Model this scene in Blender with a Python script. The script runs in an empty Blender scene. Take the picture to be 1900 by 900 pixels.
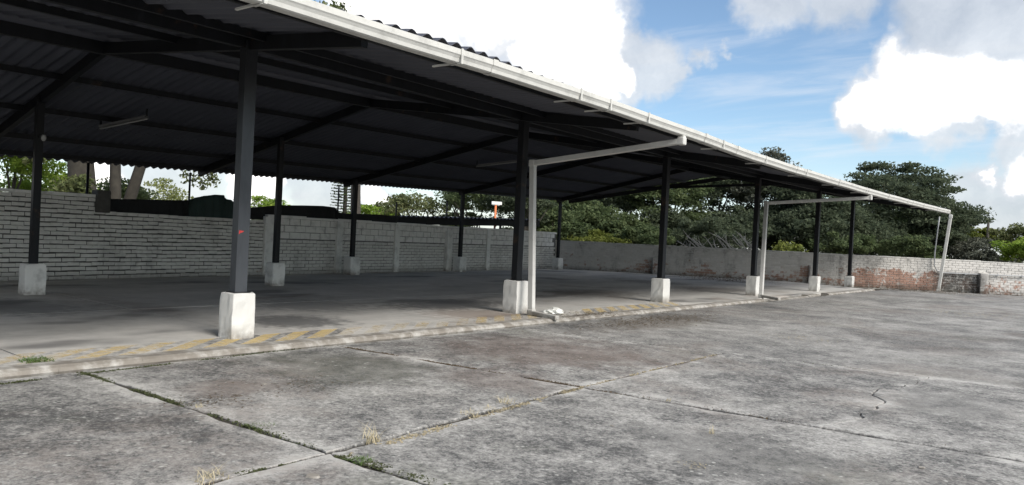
import bpy, math, random
import numpy as np
from mathutils import Vector, Matrix
random.seed(7)
S = bpy.context.scene
COL = S.collection

# ------------------------------------------------------------------ camera
FPX, PITCH, ROLL, YAW, CAMH = 1421.6, -0.00865, -0.04906, 0.67236, 1.6
def _axes():
    cy, sy = math.cos(YAW), math.sin(YAW)
    fwd = np.array([-sy, cy, 0.]); right = np.array([cy, sy, 0.]); up = np.array([0, 0, 1.])
    cp, sp = math.cos(PITCH), math.sin(PITCH)
    f2 = fwd*cp+up*sp; u2 = up*cp-fwd*sp
    cr, sr = math.cos(ROLL), math.sin(ROLL)
    return right*cr-u2*sr, u2*cr+right*sr, f2
AR, AU, AF = _axes()
CAMP = np.array([0, 0, CAMH])
cam = bpy.data.cameras.new('camera')
cam.sensor_width = 36.0
cam.lens = FPX/1900*36
cam.clip_end = 3000
camo = bpy.data.objects.new('camera', cam)
m = Matrix.Identity(4)
for i in range(3):
    m[i][0], m[i][1], m[i][2], m[i][3] = AR[i], AU[i], -AF[i], CAMP[i]
camo.matrix_world = m
COL.objects.link(camo)
S.camera = camo
def ray(x, y): return AF+AR*(x-950)/FPX-AU*(y-450)/FPX
def onz(x, y, z=0.0):
    d = ray(x, y); return CAMP+d*((z-CAMH)/d[2])
def onx(x, y, X):
    d = ray(x, y); return CAMP+d*(X/d[0])
def onplane(x, y, a, b, c):
    d = ray(x, y); return CAMP+d*(c/(a*d[0]+b*d[1]))
def atd(x, y, D): return CAMP+ray(x, y)*D
def onrear(x, y): return onplane(x, y, 1, .125, -19.2)
def onend(x, y): return onplane(x, y, -.56, 1, 33+.56*23.3)

# ------------------------------------------------------------------ sun, sky
SUN_EL, SUN_AZ = math.radians(39), math.radians(100)       # azimuth from +Y towards +X
w = bpy.data.worlds.new('World'); S.world = w; w.use_nodes = True
nt = w.node_tree; nt.nodes.clear()
def N(t, typ, **k):
    n = t.nodes.new(typ)
    for a, b in k.items(): setattr(n, a, b)
    return n
def setin(t, sock, v):
    if hasattr(v, 'links'): t.links.new(v, sock)
    elif v is not None: sock.default_value = v
def math_(t, op, a, b=None, c=None, clamp=False):
    n = N(t, 'ShaderNodeMath', operation=op, use_clamp=clamp)
    for i, v in enumerate((a, b, c)):
        if v is not None: setin(t, n.inputs[i], v)
    return n.outputs[0]
def vmath(t, op, a, b=None, scale=None):
    n = N(t, 'ShaderNodeVectorMath', operation=op)
    setin(t, n.inputs[0], a)
    if b is not None: setin(t, n.inputs[1], b)
    if scale is not None: setin(t, n.inputs['Scale'], scale)
    return n.outputs['Value'] if op in ('DISTANCE', 'LENGTH', 'DOT_PRODUCT') else n.outputs[0]
def mixc(t, fac, a, b, blend='MIX'):
    n = N(t, 'ShaderNodeMix', data_type='RGBA', blend_type=blend)
    setin(t, n.inputs[0], fac)
    for s, v in ((n.inputs[6], a), (n.inputs[7], b)):
        if isinstance(v, (tuple, list)) and len(v) == 3: v = (*v, 1)
        setin(t, s, v)
    return n.outputs[2]
def noise(t, vec, scale, detail=4, rough=.5, out='Fac', dist=0.0):
    n = N(t, 'ShaderNodeTexNoise')
    setin(t, n.inputs['Vector'], vec)
    n.inputs['Scale'].default_value = scale; n.inputs['Detail'].default_value = detail
    n.inputs['Roughness'].default_value = rough; n.inputs['Distortion'].default_value = dist
    return n.outputs[out]
def smooth(t, v, a, b):
    n = N(t, 'ShaderNodeMapRange', interpolation_type='SMOOTHSTEP')
    setin(t, n.inputs[0], v); n.inputs[1].default_value = a; n.inputs[2].default_value = b
    return n.outputs[0]
def ramp(t, v, stops):
    n = N(t, 'ShaderNodeValToRGB'); setin(t, n.inputs[0], v)
    e = n.color_ramp.elements
    while len(e) < len(stops): e.new(.5)
    for i, (p, c) in enumerate(stops):
        e[i].position = p; e[i].color = (*c, 1) if len(c) == 3 else c
    return n.outputs[0]

sky = N(nt, 'ShaderNodeTexSky', sky_type='NISHITA')
sky.sun_disc = False; sky.sun_elevation = SUN_EL; sky.sun_rotation = SUN_AZ
sky.altitude = 1000; sky.air_density = 1.0; sky.dust_density = 1.0; sky.ozone_density = 1.0
tc = N(nt, 'ShaderNodeTexCoord')
D = tc.outputs['Generated']
nA = vmath(nt, 'SUBTRACT', noise(nt, D, 7, 5, .6, 'Color'), (.5, .5, .5))
nB = vmath(nt, 'SUBTRACT', noise(nt, D, 24, 6, .65, 'Color'), (.5, .5, .5))
Dw = vmath(nt, 'ADD', vmath(nt, 'ADD', D, vmath(nt, 'SCALE', nA, scale=.10)), vmath(nt, 'SCALE', nB, scale=.035))
def blob_union(blobs):
    acc = None
    for d, r in blobs:
        f = math_(nt, 'MULTIPLY_ADD', vmath(nt, 'DISTANCE', Dw, tuple(d)), -1.0/r, 1.0)
        acc = f if acc is None else math_(nt, 'SMOOTH_MAX', acc, f, .12)
    return acc
def pd(x, y, r):
    d = ray(x, y); d = d/np.linalg.norm(d); return d, r/FPX
white = [pd(*b) for b in [(700, 0, 95), (810, -40, 150), (930, -20, 165), (1060, 20, 130), (1010, 95, 95), (1110, 60, 80), (1090, 140, 60), (1140, 120, 42),
         (1600, 185, 52), (1665, 145, 58), (1740, 150, 62), (1830, 160, 62), (1910, 175, 70), (1740, 195, 62), (1660, 190, 55), (1840, 195, 55),
         (1850, 325, 24), (1930, 320, 40), (1480, 305, 22), (180, 330, 50), (480, 345, 60), (700, 365, 40)]]
grey = [pd(*b) for b in [(1440, -10, 75), (1560, -25, 85), (1760, 10, 110), (1870, 30, 120), (1960, 20, 120), (1230, 110, 62), (1150, 130, 70), (1310, 95, 38), (1190, 85, 48), (1265, 118, 34), (1345, 82, 24), (1060, 170, 60),
        (1640, 222, 50), (1760, 232, 55), (1890, 262, 50), (1850, 370, 75), (1950, 380, 80), (330, 330, 110), (600, 340, 90)]]
rnd = random.Random(11)
for k in range(18):                                          # the same kind of clouds all round the sky
    az = rnd.uniform(0, 2*math.pi); el = math.radians(rnd.choice([14, 22, 32, 45, 60])+rnd.uniform(-5, 5))
    d = np.array([math.sin(az)*math.cos(el), math.cos(az)*math.cos(el), math.sin(el)])
    ca = math.degrees(math.acos(max(-1, min(1, float(d@(AF/np.linalg.norm(AF)))))))
    if ca < 48: continue
    r = rnd.uniform(.16, .32)
    white.append((d, r)); white.append((d+np.array([rnd.uniform(-.12, .12), rnd.uniform(-.12, .12), -.02]), r*.8))
    grey.append((d-np.array([0, 0, r*.6]), r*.8))
uw = blob_union(white); ug = blob_union(grey)
mw = smooth(nt, uw, -.10, .40); mg = smooth(nt, ug, -.05, .45)
sep = N(nt, 'ShaderNodeSeparateXYZ'); nt.links.new(D, sep.inputs[0])
zc = math_(nt, 'MAXIMUM', sep.outputs[2], .03)
pl = vmath(nt, 'DIVIDE', D, N(nt, 'ShaderNodeCombineXYZ').outputs[0])
cmb = pl.node.inputs[1].links[0].from_node
zz = math_(nt, 'ADD', zc, .12)
for i in range(3): nt.links.new(zz, cmb.inputs[i])
wisp = smooth(nt, noise(nt, vmath(nt, 'MULTIPLY', pl, (1.0, 2.6, 0)), 1.3, 7, .6, dist=.4), .44, .74)
hz = smooth(nt, sep.outputs[2], .16, -.02)
bluesky = mixc(nt, math_(nt, 'MULTIPLY', wisp, .42), mixc(nt, 1.0, sky.outputs[0], (.68, .725, .73), 'MULTIPLY'), (3.9, 4.1, 4.4))
c1 = mixc(nt, math_(nt, 'MULTIPLY', hz, .5), bluesky, (4.3, 4.5, 4.7))
gsh = noise(nt, Dw, 9, 5, .6)
gcol = ramp(nt, gsh, [(.3, (2.5, 2.7, 3.0)), (.7, (4.3, 4.4, 4.5))])
c2 = mixc(nt, math_(nt, 'MULTIPLY', mg, .78), c1, gcol)
wcol = mixc(nt, smooth(nt, math_(nt, 'ADD', uw, math_(nt, 'MULTIPLY', math_(nt, 'SUBTRACT', gsh, .5), 1.5)), .02, .62), (3.5, 3.65, 3.9), (8.9, 8.7, 8.4))
c3 = mixc(nt, mw, c2, wcol)
bg = N(nt, 'ShaderNodeBackground'); nt.links.new(c3, bg.inputs[0]); bg.inputs[1].default_value = .075
w.cycles.sampling_method = 'MANUAL'; w.cycles.sample_map_resolution = 512
wo = N(nt, 'ShaderNodeOutputWorld'); nt.links.new(bg.outputs[0], wo.inputs[0])

sl = bpy.data.lights.new('sun', 'SUN'); sl.energy = 1.5; sl.angle = math.radians(24); sl.color = (1, .95, .88)
so = bpy.data.objects.new('sun', sl); COL.objects.link(so)
sd = Vector((math.sin(SUN_AZ)*math.cos(SUN_EL), math.cos(SUN_AZ)*math.cos(SUN_EL), math.sin(SUN_EL)))
so.rotation_euler = (-sd).to_track_quat('-Z', 'Y').to_euler(); so.location = sd*60
S.view_settings.view_transform = 'Standard'; S.view_settings.look = 'None'; S.view_settings.gamma = 1
S.view_settings.use_curve_mapping = False
S.view_settings.exposure = 1.57
S.cycles.max_bounces = 6; S.cycles.diffuse_bounces = 4; S.cycles.glossy_bounces = 2; S.cycles.transparent_max_bounces = 6

# ------------------------------------------------------------------ mesh helpers
class MB:
    def __init__(s): s.v = []; s.f = []
    def add(s, vs, fs):
        o = len(s.v); s.v += [tuple(map(float, q)) for q in vs]; s.f += [tuple(i+o for i in q) for q in fs]
    def hexa(s, P):   # 8 corners: bottom 4 ccw, top 4 ccw
        s.add(P, [(3, 2, 1, 0), (4, 5, 6, 7), (0, 1, 5, 4), (1, 2, 6, 5), (2, 3, 7, 6), (3, 0, 4, 7)])
    def box(s, c, size, rz=0.0):
        x, y, z = (q/2 for q in size); cr, sr = math.cos(rz), math.sin(rz)
        P = []
        for dz in (-z, z):
            for dx, dy in ((-x, -y), (x, -y), (x, y), (-x, y)):
                P.append((c[0]+dx*cr-dy*sr, c[1]+dx*sr+dy*cr, c[2]+dz))
        s.hexa(P)
    def beam(s, a, b, wd, ht, up=(0, 0, 1)):
        a = Vector(a); b = Vector(b); d = (b-a).normalized(); u = Vector(up)
        sd_ = d.cross(u).normalized()*(wd/2); uu = sd_.normalized().cross(d).normalized()*(ht/2)
        P = [a-sd_-uu, b-sd_-uu, b+sd_-uu, a+sd_-uu, a-sd_+uu, b-sd_+uu, b+sd_+uu, a+sd_+uu]
        s.hexa([P[0], P[3], P[2], P[1], P[4], P[7], P[6], P[5]])
    def tube(s, pts, rad, n=8, cap=True):
        pts = [Vector(q) for q in pts]; L = len(pts)
        rad = rad if isinstance(rad, (list, tuple)) else [rad]*L
        vs = []; prev = None
        for i in range(L):
            d = (pts[min(i+1, L-1)]-pts[max(i-1, 0)]).normalized()
            if prev is None:
                h = Vector((0, 0, 1)) if abs(d.z) < .9 else Vector((1, 0, 0)); e = d.cross(h).normalized()
            else: e = (prev-d*prev.dot(d)).normalized()
            prev = e; b = d.cross(e)
            for k in range(n):
                a = 2*math.pi*k/n; vs.append(pts[i]+(e*math.cos(a)+b*math.sin(a))*rad[i])
        fs = [(i*n+k, i*n+(k+1) % n, (i+1)*n+(k+1) % n, (i+1)*n+k) for i in range(L-1) for k in range(n)]
        if cap: fs += [tuple(range(n-1, -1, -1)), tuple((L-1)*n+k for k in range(n))]
        s.add(vs, fs)
    def build(s, name, mat, parent=None, smooth=False, bevel=0, seg=2):
        me = bpy.data.meshes.new(name); me.from_pydata(s.v, [], s.f); me.update()
        return link(name, me, mat, parent, smooth, bevel, seg)
def link(name, me, mat, parent=None, smooth=False, bevel=0, seg=2):
    if mat is not None and not len(me.materials): me.materials.append(mat)
    if smooth: me.polygons.foreach_set('use_smooth', [True]*len(me.polygons))
    o = bpy.data.objects.new(name, me); COL.objects.link(o)
    if parent is not None:
        o.parent = parent
        o.matrix_parent_inverse = Matrix.Translation(-Vector(WLOC.get(parent.name, (0, 0, 0))))
    if bevel:
        b = o.modifiers.new('bevel', 'BEVEL'); b.width = bevel; b.segments = seg; b.limit_method = 'ANGLE'
    return o
WLOC = {}
def empty(name, loc):
    o = bpy.data.objects.new(name, None); COL.objects.link(o); o.location = loc; o.empty_display_size = .2
    WLOC[o.name] = tuple(loc); return o
def tag(o, label=None, cat=None, group=None, kind=None):
    if label: o['label'] = label
    if cat: o['category'] = cat
    if group: o['group'] = group
    if kind: o['kind'] = kind
    return o
def lerp(a, b, t): return tuple(p+(q-p)*t for p, q in zip(a, b))

# ------------------------------------------------------------------ materials
def newmat(name):
    mt = bpy.data.materials.new(name); mt.use_nodes = True; t = mt.node_tree
    return mt, t, t.nodes['Principled BSDF']
def pos(t): return N(t, 'ShaderNodeNewGeometry').outputs['Position']
def bump(t, bs, h, strength=.5, dist=.02):
    b = N(t, 'ShaderNodeBump'); b.inputs['Strength'].default_value = strength; b.inputs['Distance'].default_value = dist
    t.links.new(h, b.inputs['Height']); t.links.new(b.outputs[0], bs.inputs['Normal'])
def simple(name, col, rough=.6, metal=0.0, var=.25, scale=6.0, bstr=.25):
    mt, t, b = newmat(name); P = pos(t)
    n = noise(t, P, scale, 6, .6)
    c = mixc(t, n, tuple(q*(1-var) for q in col), tuple(min(1, q*(1+var)) for q in col))
    t.links.new(c, b.inputs['Base Color']); b.inputs['Roughness'].default_value = rough; b.inputs['Metallic'].default_value = metal
    if bstr: bump(t, b, noise(t, P, scale*8, 4, .6), bstr, .004)
    return mt
def stain(t, P, c, rx, ry, n_, soft=.55):
    """an irregular stain of its own shape lying on the concrete"""
    d = vmath(t, 'LENGTH', vmath(t, 'MULTIPLY', vmath(t, 'SUBTRACT', P, (c[0], c[1], 0)), (1/rx, 1/ry, 0)))
    return smooth(t, math_(t, 'ADD', d, math_(t, 'MULTIPLY', math_(t, 'SUBTRACT', n_, .5), 1.8)), 1.0+soft*.4, 1.0-soft)
def yard_mat(nm, con):
    mt, t, b = newmat(nm); P = pos(t)
    n1 = noise(t, P, .42, 7, .62, dist=.7); n2 = noise(t, P, 8.5, 10, .75, dist=.4); n3 = noise(t, P, 58, 6, .75); n5 = noise(t, P, 1.9, 8, .65); n4 = noise(t, vmath(t, 'MULTIPLY', P, (1, 1, .2)), 24, 5, .6, dist=.5)
    oi = N(t, 'ShaderNodeObjectInfo').outputs['Random']
    v = math_(t, 'MULTIPLY_ADD', oi, .07, .678-.035)
    for n_, k_ in ((n2, .75*con), (n1, .65), (n5, .62*con), (n4, .78*con), (n3, .75*con)):
        v = math_(t, 'ADD', math_(t, 'MULTIPLY', math_(t, 'SUBTRACT', n_, .5), k_), v)
    at = N(t, 'ShaderNodeAttribute', attribute_name='edge')
    e = math_(t, 'MULTIPLY', at.outputs['Fac'], math_(t, 'MULTIPLY', smooth(t, n5, .36, .72), .34))
    v = math_(t, 'ADD', v, e)
    c = ramp(t, v, [(.42, (.046, .046, .046)), (.55, (.092, .092, .091)), (.65, (.172, .169, .162)), (.78, (.268, .263, .251)), (.97, (.41, .402, .382))])
    br = math_(t, 'MULTIPLY', smooth(t, noise(t, P, .33, 5, .6, dist=.6), .50, .64), smooth(t, n2, .36, .6))
    c = mixc(t, math_(t, 'MULTIPLY', br, .42), c, (.125, .092, .074))
    gr = math_(t, 'MULTIPLY', smooth(t, noise(t, vmath(t, 'ADD', P, (31, 7, 0)), .6, 6, .65), .55, .72), smooth(t, n3, .4, .62))
    c = mixc(t, math_(t, 'MULTIPLY', gr, .45), c, (.075, .085, .045))
    for cxy, rx, ry, cc, f in (((-6.7, 9.2), 1.7, 1.7, (.125, .088, .073), .62), ((-5.6, 6.9), .9, .7, (.13, .092, .076), .45), ((-7.2, 6.0), 1.3, .9, (.062, .064, .045), .6),
                               ((-7.0, 4.3), .45, .5, (.12, .085, .068), .6), ((-7.6, 14.6), .8, 2.6, (.095, .075, .055), .6), ((-2.4, 6.0), 1.1, .8, (.07, .07, .068), .5), ((-1.5, 10.0), .7, 1.1, (.08, .08, .078), .5)):
        c = mixc(t, math_(t, 'MULTIPLY', math_(t, 'MULTIPLY', stain(t, P, cxy, rx, ry, n5), smooth(t, n4, .25, .6)), f), c, cc)
    vo = N(t, 'ShaderNodeTexVoronoi'); vo.inputs['Scale'].default_value = 13; t.links.new(P, vo.inputs['Vector'])
    sp = math_(t, 'MULTIPLY', smooth(t, vo.outputs['Distance'], .30, .12), smooth(t, noise(t, P, 9, 3, .5), .52, .62))
    c = mixc(t, math_(t, 'MULTIPLY', sp, .6), c, (.50, .50, .47))
    t.links.new(c, b.inputs['Base Color']); b.inputs['Roughness'].default_value = .9
    bump(t, b, math_(t, 'ADD', math_(t, 'MULTIPLY', n2, .7), math_(t, 'ADD', math_(t, 'MULTIPLY', n3, .5), math_(t, 'MULTIPLY', sp, .25))), .55, .03)
    return mt
def floor_mat():
    mt, t, b = newmat('shed_floor_concrete'); P = pos(t)
    n1 = noise(t, vmath(t, 'MULTIPLY', P, (1, .5, 1)), .8, 6, .6); n2 = noise(t, P, 4.5, 8, .65); n3 = noise(t, P, 40, 4, .6)
    v = math_(t, 'ADD', math_(t, 'MULTIPLY', n1, .7), math_(t, 'MULTIPLY', n2, .3))
    c = ramp(t, v, [(.3, (.30, .292, .275)), (.5, (.46, .447, .42)), (.68, (.60, .58, .545))])
    oil = smooth(t, noise(t, vmath(t, 'MULTIPLY', P, (1.1, .55, 1)), .62, 3, .45), .56, .70)
    c = mixc(t, math_(t, 'MULTIPLY', oil, .7), c, (.08, .08, .08))
    for cxy, rx, ry, cc, f in (((-10.75, 7.75), 1.0, .95, (.085, .085, .085), .8), ((-11.7, 12.6), 1.0, 2.0, (.085, .085, .085), .8), ((-12.8, 9.6), 1.3, 1.2, (.12, .12, .118), .5), ((-10.1, 11.6), .9, 1.2, (.20, .145, .11), .6),
                               ((-12.5, 19.5), 1.4, 2.2, (.13, .11, .09), .6), ((-11.5, 26.5), 1.3, 2.4, (.12, .10, .085), .65), ((-15, 28), 2.0, 1.6, (.12, .11, .10), .6), ((-14.5, 5.0), 1.6, .9, (.13, .13, .128), .5)):
        c = mixc(t, math_(t, 'MULTIPLY', stain(t, P, cxy, rx, ry, n2), f), c, cc)
    br = smooth(t, noise(t, vmath(t, 'ADD', P, (3, 50, 0)), .4, 5, .6), .55, .68)
    c = mixc(t, math_(t, 'MULTIPLY', br, .4), c, (.16, .115, .085))
    t.links.new(c, b.inputs['Base Color']); b.inputs['Roughness'].default_value = .75
    bump(t, b, math_(t, 'ADD', n2, math_(t, 'MULTIPLY', n3, .4)), .25, .01)
    return mt
def brick_mat(name, peel_lo, peel_hi, white_=(.52, .51, .48), zpeel=0.0, dark=.35, red_=None):
    mt, t, b = newmat(name); P = pos(t)
    oi = N(t, 'ShaderNodeNewGeometry').outputs['Random Per Island']
    n1 = noise(t, P, .8, 6, .65); n2 = noise(t, P, 7, 6, .65); n3 = noise(t, P, 45, 4, .6)
    red = mixc(t, oi, (.25, .135, .10), (.38, .245, .19))
    wh = mixc(t, math_(t, 'MULTIPLY', n2, 1.0), tuple(q*.62 for q in white_), white_)
    wh = mixc(t, math_(t, 'MULTIPLY', oi, .38), wh, (.42, .405, .37))
    sx = N(t, 'ShaderNodeSeparateXYZ'); t.links.new(P, sx.inputs[0])
    low = smooth(t, sx.outputs[2], .75, .05)
    pv = math_(t, 'ADD', math_(t, 'ADD', math_(t, 'MULTIPLY', n1, .6), math_(t, 'MULTIPLY', n2, .4)), math_(t, 'ADD', math_(t, 'MULTIPLY', low, zpeel), math_(t, 'MULTIPLY', oi, .10)))
    if red_: pv = math_(t, 'SUBTRACT', pv, math_(t, 'MULTIPLY', smooth(t, sx.outputs[2], .78, 1.05), .16))
    if red_:   # rain-blackened length beside the leaning pipe
        blk = math_(t, 'MULTIPLY', smooth(t, math_(t, 'ABSOLUTE', math_(t, 'ADD', sx.outputs[0], 6.1)), 1.5, .7), math_(t, 'MULTIPLY', smooth(t, sx.outputs[2], 1.0, .75), smooth(t, n2, .25, .5)))
    if red_:   # the length of wall where the whitewash has come off
        pv = math_(t, 'ADD', pv, math_(t, 'MULTIPLY', smooth(t, math_(t, 'ABSOLUTE', math_(t, 'ADD', sx.outputs[0], 8.8)), 2.6, 1.2), .085))
    c = mixc(t, smooth(t, pv, peel_lo, peel_hi), wh, red)
    dk = math_(t, 'MULTIPLY', smooth(t, noise(t, vmath(t, 'MULTIPLY', P, (1, 1, .45)), 1.3, 6, .7), .5, .72), dark)
    c = mixc(t, dk, c, (.035, .035, .032))
    if red_: c = mixc(t, math_(t, 'MULTIPLY', blk, .88), c, (.03, .029, .026))
    c = mixc(t, math_(t, 'MULTIPLY', smooth(t, sx.outputs[2], .28, .0), math_(t, 'MULTIPLY', n2, .9)), c, (.05, .048, .04))
    t.links.new(c, b.inputs['Base Color']); b.inputs['Roughness'].default_value = .9
    bump(t, b, math_(t, 'ADD', n2, math_(t, 'MULTIPLY', n3, .6)), .5, .012)
    return mt
def white_mat(name, col=(.74, .74, .71), dirt=.5):
    mt, t, b = newmat(name); P = pos(t)
    n1 = noise(t, P, 3.5, 7, .65); n2 = noise(t, P, 22, 5, .65)
    sx = N(t, 'ShaderNodeSeparateXYZ'); t.links.new(P, sx.inputs[0])
    c = mixc(t, math_(t, 'MULTIPLY', smooth(t, n1, .45, .75), dirt), col, tuple(q*.55 for q in col))
    low = math_(t, 'MULTIPLY', smooth(t, sx.outputs[2], .24, .0), smooth(t, n1, .30, .58))
    c = mixc(t, math_(t, 'MULTIPLY', low, .8), c, (.16, .14, .115))
    chip = smooth(t, n2, .66, .72)
    c = mixc(t, math_(t, 'MULTIPLY', chip, .6*dirt), c, (.22, .21, .19))
    t.links.new(c, b.inputs['Base Color']); b.inputs['Roughness'].default_value = .7
    bump(t, b, math_(t, 'ADD', n1, math_(t, 'MULTIPLY', n2, .5)), .35, .012)
    return mt
def steel_mat():
    mt, t, b = newmat('black_painted_steel'); P = pos(t)
    n1 = noise(t, vmath(t, 'MULTIPLY', P, (1, 1, .4)), 5, 6, .65); n2 = noise(t, P, 30, 4, .6)
    c = ramp(t, n1, [(.35, (.004, .0046, .006)), (.62, (.008, .009, .012)), (.84, (.025, .028, .034))])
    c = mixc(t, smooth(t, noise(t, P, 2.3, 7, .7), .60, .72), c, (.045, .028, .018))
    t.links.new(c, b.inputs['Base Color']); b.inputs['Roughness'].default_value = .55; b.inputs['Specular IOR Level'].default_value = .3
    bump(t, b, n2, .15, .003)
    return mt
def leaf_mat(name, c0, c1, c2, tr=.35):
    mt, t, b = newmat(name)
    g = N(t, 'ShaderNodeNewGeometry')
    n = noise(t, g.outputs['Position'], .55, 3, .5)
    v = math_(t, 'ADD', math_(t, 'MULTIPLY', g.outputs['Random Per Island'], .5), math_(t, 'MULTIPLY', math_(t, 'SUBTRACT', n, .25), 1.0))
    c = ramp(t, v, [(.15, c0), (.5, c1), (.95, c2)])
    t.links.new(c, b.inputs['Base Color']); b.inputs['Roughness'].default_value = .75
    b.inputs['Specular IOR Level'].default_value = .25
    tl = N(t, 'ShaderNodeBsdfTranslucent'); t.links.new(c, tl.inputs[0])
    mx = N(t, 'ShaderNodeMixShader'); mx.inputs[0].default_value = tr
    t.links.new(b.outputs[0], mx.inputs[1]); t.links.new(tl.outputs[0], mx.inputs[2])
    t.links.new(mx.outputs[0], t.nodes['Material Output'].inputs[0])
    return mt
def stripe_mat(name, col):
    mt, t, b = newmat(name); P = pos(t)
    n1 = noise(t, P, 1.1, 4, .6); n2 = noise(t, P, 9, 7, .7)
    b.inputs['Base Color'].default_value = (*col, 1); b.inputs['Roughness'].default_value = .8
    tb = N(t, 'ShaderNodeBsdfTransparent'); mx = N(t, 'ShaderNodeMixShader')
    at = N(t, 'ShaderNodeAttribute', attribute_name='wear')
    wv = math_(t, 'ADD', math_(t, 'ADD', math_(t, 'MULTIPLY', n1, .35), math_(t, 'MULTIPLY', n2, .65)), at.outputs['Fac'])
    t.links.new(math_(t, 'MULTIPLY', smooth(t, wv, .70, .40), .66), mx.inputs[0])
    t.links.new(tb.outputs[0], mx.inputs[1]); t.links.new(b.outputs[0], mx.inputs[2])
    t.links.new(mx.outputs[0], t.nodes['Material Output'].inputs[0])
    return mt
def worn_mat():
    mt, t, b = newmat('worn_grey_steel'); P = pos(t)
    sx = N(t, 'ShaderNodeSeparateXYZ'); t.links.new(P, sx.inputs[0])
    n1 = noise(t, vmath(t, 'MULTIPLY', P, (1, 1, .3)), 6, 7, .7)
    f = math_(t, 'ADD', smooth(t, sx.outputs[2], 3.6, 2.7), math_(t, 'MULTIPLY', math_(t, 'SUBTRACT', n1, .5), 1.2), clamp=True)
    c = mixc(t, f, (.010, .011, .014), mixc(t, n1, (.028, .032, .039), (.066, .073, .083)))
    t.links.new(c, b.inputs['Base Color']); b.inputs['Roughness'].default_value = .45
    return mt
M = dict(
    worn=worn_mat(),
    yard=yard_mat('weathered_yard_concrete', 1.0), pave=yard_mat('smooth_yard_concrete', .75), floor=floor_mat(), steel=steel_mat(),
    soil=simple('dark_joint_soil', (.035, .03, .022), .95, 0, .5, 14, .6),
    earth=simple('bare_earth', (.10, .085, .06), .95, 0, .4, 1.5, .4),
    kerb=white_mat('worn_kerb_concrete', (.42, .41, .385), 1.0),
    white=white_mat('whitewashed_concrete', (.62, .62, .60), .28),
    rear_white=white_mat('dirty_whitewash', (.74, .74, .71), .8),
    pvc=white_mat('white_painted_metal', (.52, .52, .495), .55),
    pipe=white_mat('white_pvc', (.52, .52, .50), .45),
    grey_pipe=simple('grey_conduit', (.30, .31, .32), .45, 0, .2, 4, .1),
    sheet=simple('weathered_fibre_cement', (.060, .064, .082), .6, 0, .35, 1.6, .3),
    brick_l=brick_mat('dirty_whitewashed_brick', .68, .78, (.86, .845, .80), .04, .3),
    brick_r=brick_mat('whitewashed_brick', .70, .80, (.84, .83, .79), .05, .25),
    brick_e=brick_mat('peeling_whitewashed_brick', .60, .68, (.72, .70, .67), .05, .62, red_=1),
    mortar=simple('dark_dirty_mortar', (.075, .072, .066), .95, 0, .45, 9, .5),
    mortar_w=simple('whitewashed_mortar', (.12, .117, .11), .95, 0, .45, 9, .5),
    plaster=white_mat('grubby_whitewashed_blocks', (.74, .73, .70), .8),
    plaster_e=white_mat('faded_white_plaster', (.54, .53, .50), 1.3),
    cloth=simple('black_shade_cloth', (.010, .011, .012), .9, 0, .4, 3, .4),
    green=simple('dark_green_tarpaulin', (.012, .032, .028), .7, 0, .5, 3, .3),
    bark=simple('grey_brown_bark', (.038, .034, .027), .95, 0, .85, 4, 1.0),
    darkbark=simple('dark_bark', (.045, .04, .033), .9, 0, .5, 6, .6),
    deadwood=simple('bleached_dead_wood', (.46, .45, .42), .85, 0, .3, 9, .4),
    red=simple('red_paint', (.62, .05, .045), .5, 0, .2, 30, .1),
    orange=simple('orange_paint', (.60, .17, .06), .5, 0, .2, 8, .1),
    whiteb=simple('white_board', (.72, .72, .70), .5, 0, .1, 4, 0),
    plastic=simple('white_plastic', (.72, .73, .70), .35, 0, .1, 12, .1),
    tube=simple('dusty_lamp_enamel', (.12, .12, .12), .5, 0, .2, 5, 0),
    bulb=simple('milky_glass', (.32, .32, .31), .2, 0, .1, 5, 0),
    yellow=stripe_mat('worn_yellow_paint', (.60, .45, .18)),
    black=stripe_mat('worn_dark_paint', (.085, .085, .085)),
    dry=simple('dry_straw', (.42, .365, .24), .8, 0, .35, 30, 0),
    moss=simple('green_moss', (.052, .062, .024), .95, 0, .5, 25, .5),
    grass=simple('fresh_grass', (.075, .125, .03), .7, 0, .4, 20, 0),
    litter=simple('dead_leaf_litter', (.085, .062, .038), .9, 0, .6, 18, .3),
    straw=simple('straw_litter', (.30, .26, .175), .9, 0, .4, 20, .2),
    l_dark=leaf_mat('dark_foliage', (.042, .058, .038), (.082, .106, .064), (.135, .158, .092), .5),
    l_mid=leaf_mat('mid_green_foliage', (.048, .072, .034), (.10, .136, .060), (.165, .198, .090), .5),
    l_olive=leaf_mat('olive_foliage', (0.052, 0.067, 0.025), (0.109, 0.132, 0.052), (0.184, 0.190, 0.086)),
    l_light=leaf_mat('light_green_foliage', (.10, .17, .025), (.20, .30, .045), (.32, .40, .08), .5),
    l_pale=leaf_mat('pale_green_foliage', (.13, .16, .05), (.22, .25, .09), (.34, .35, .16), .5),
    l_yellow=leaf_mat('yellow_green_foliage', (.07, .095, .02), (.14, .165, .035), (.22, .235, .06), .45),
    l_grey=leaf_mat('greyish_foliage', (0.045, 0.052, 0.042), (0.095, 0.105, 0.082), (0.18, 0.185, 0.145)),
)

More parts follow.
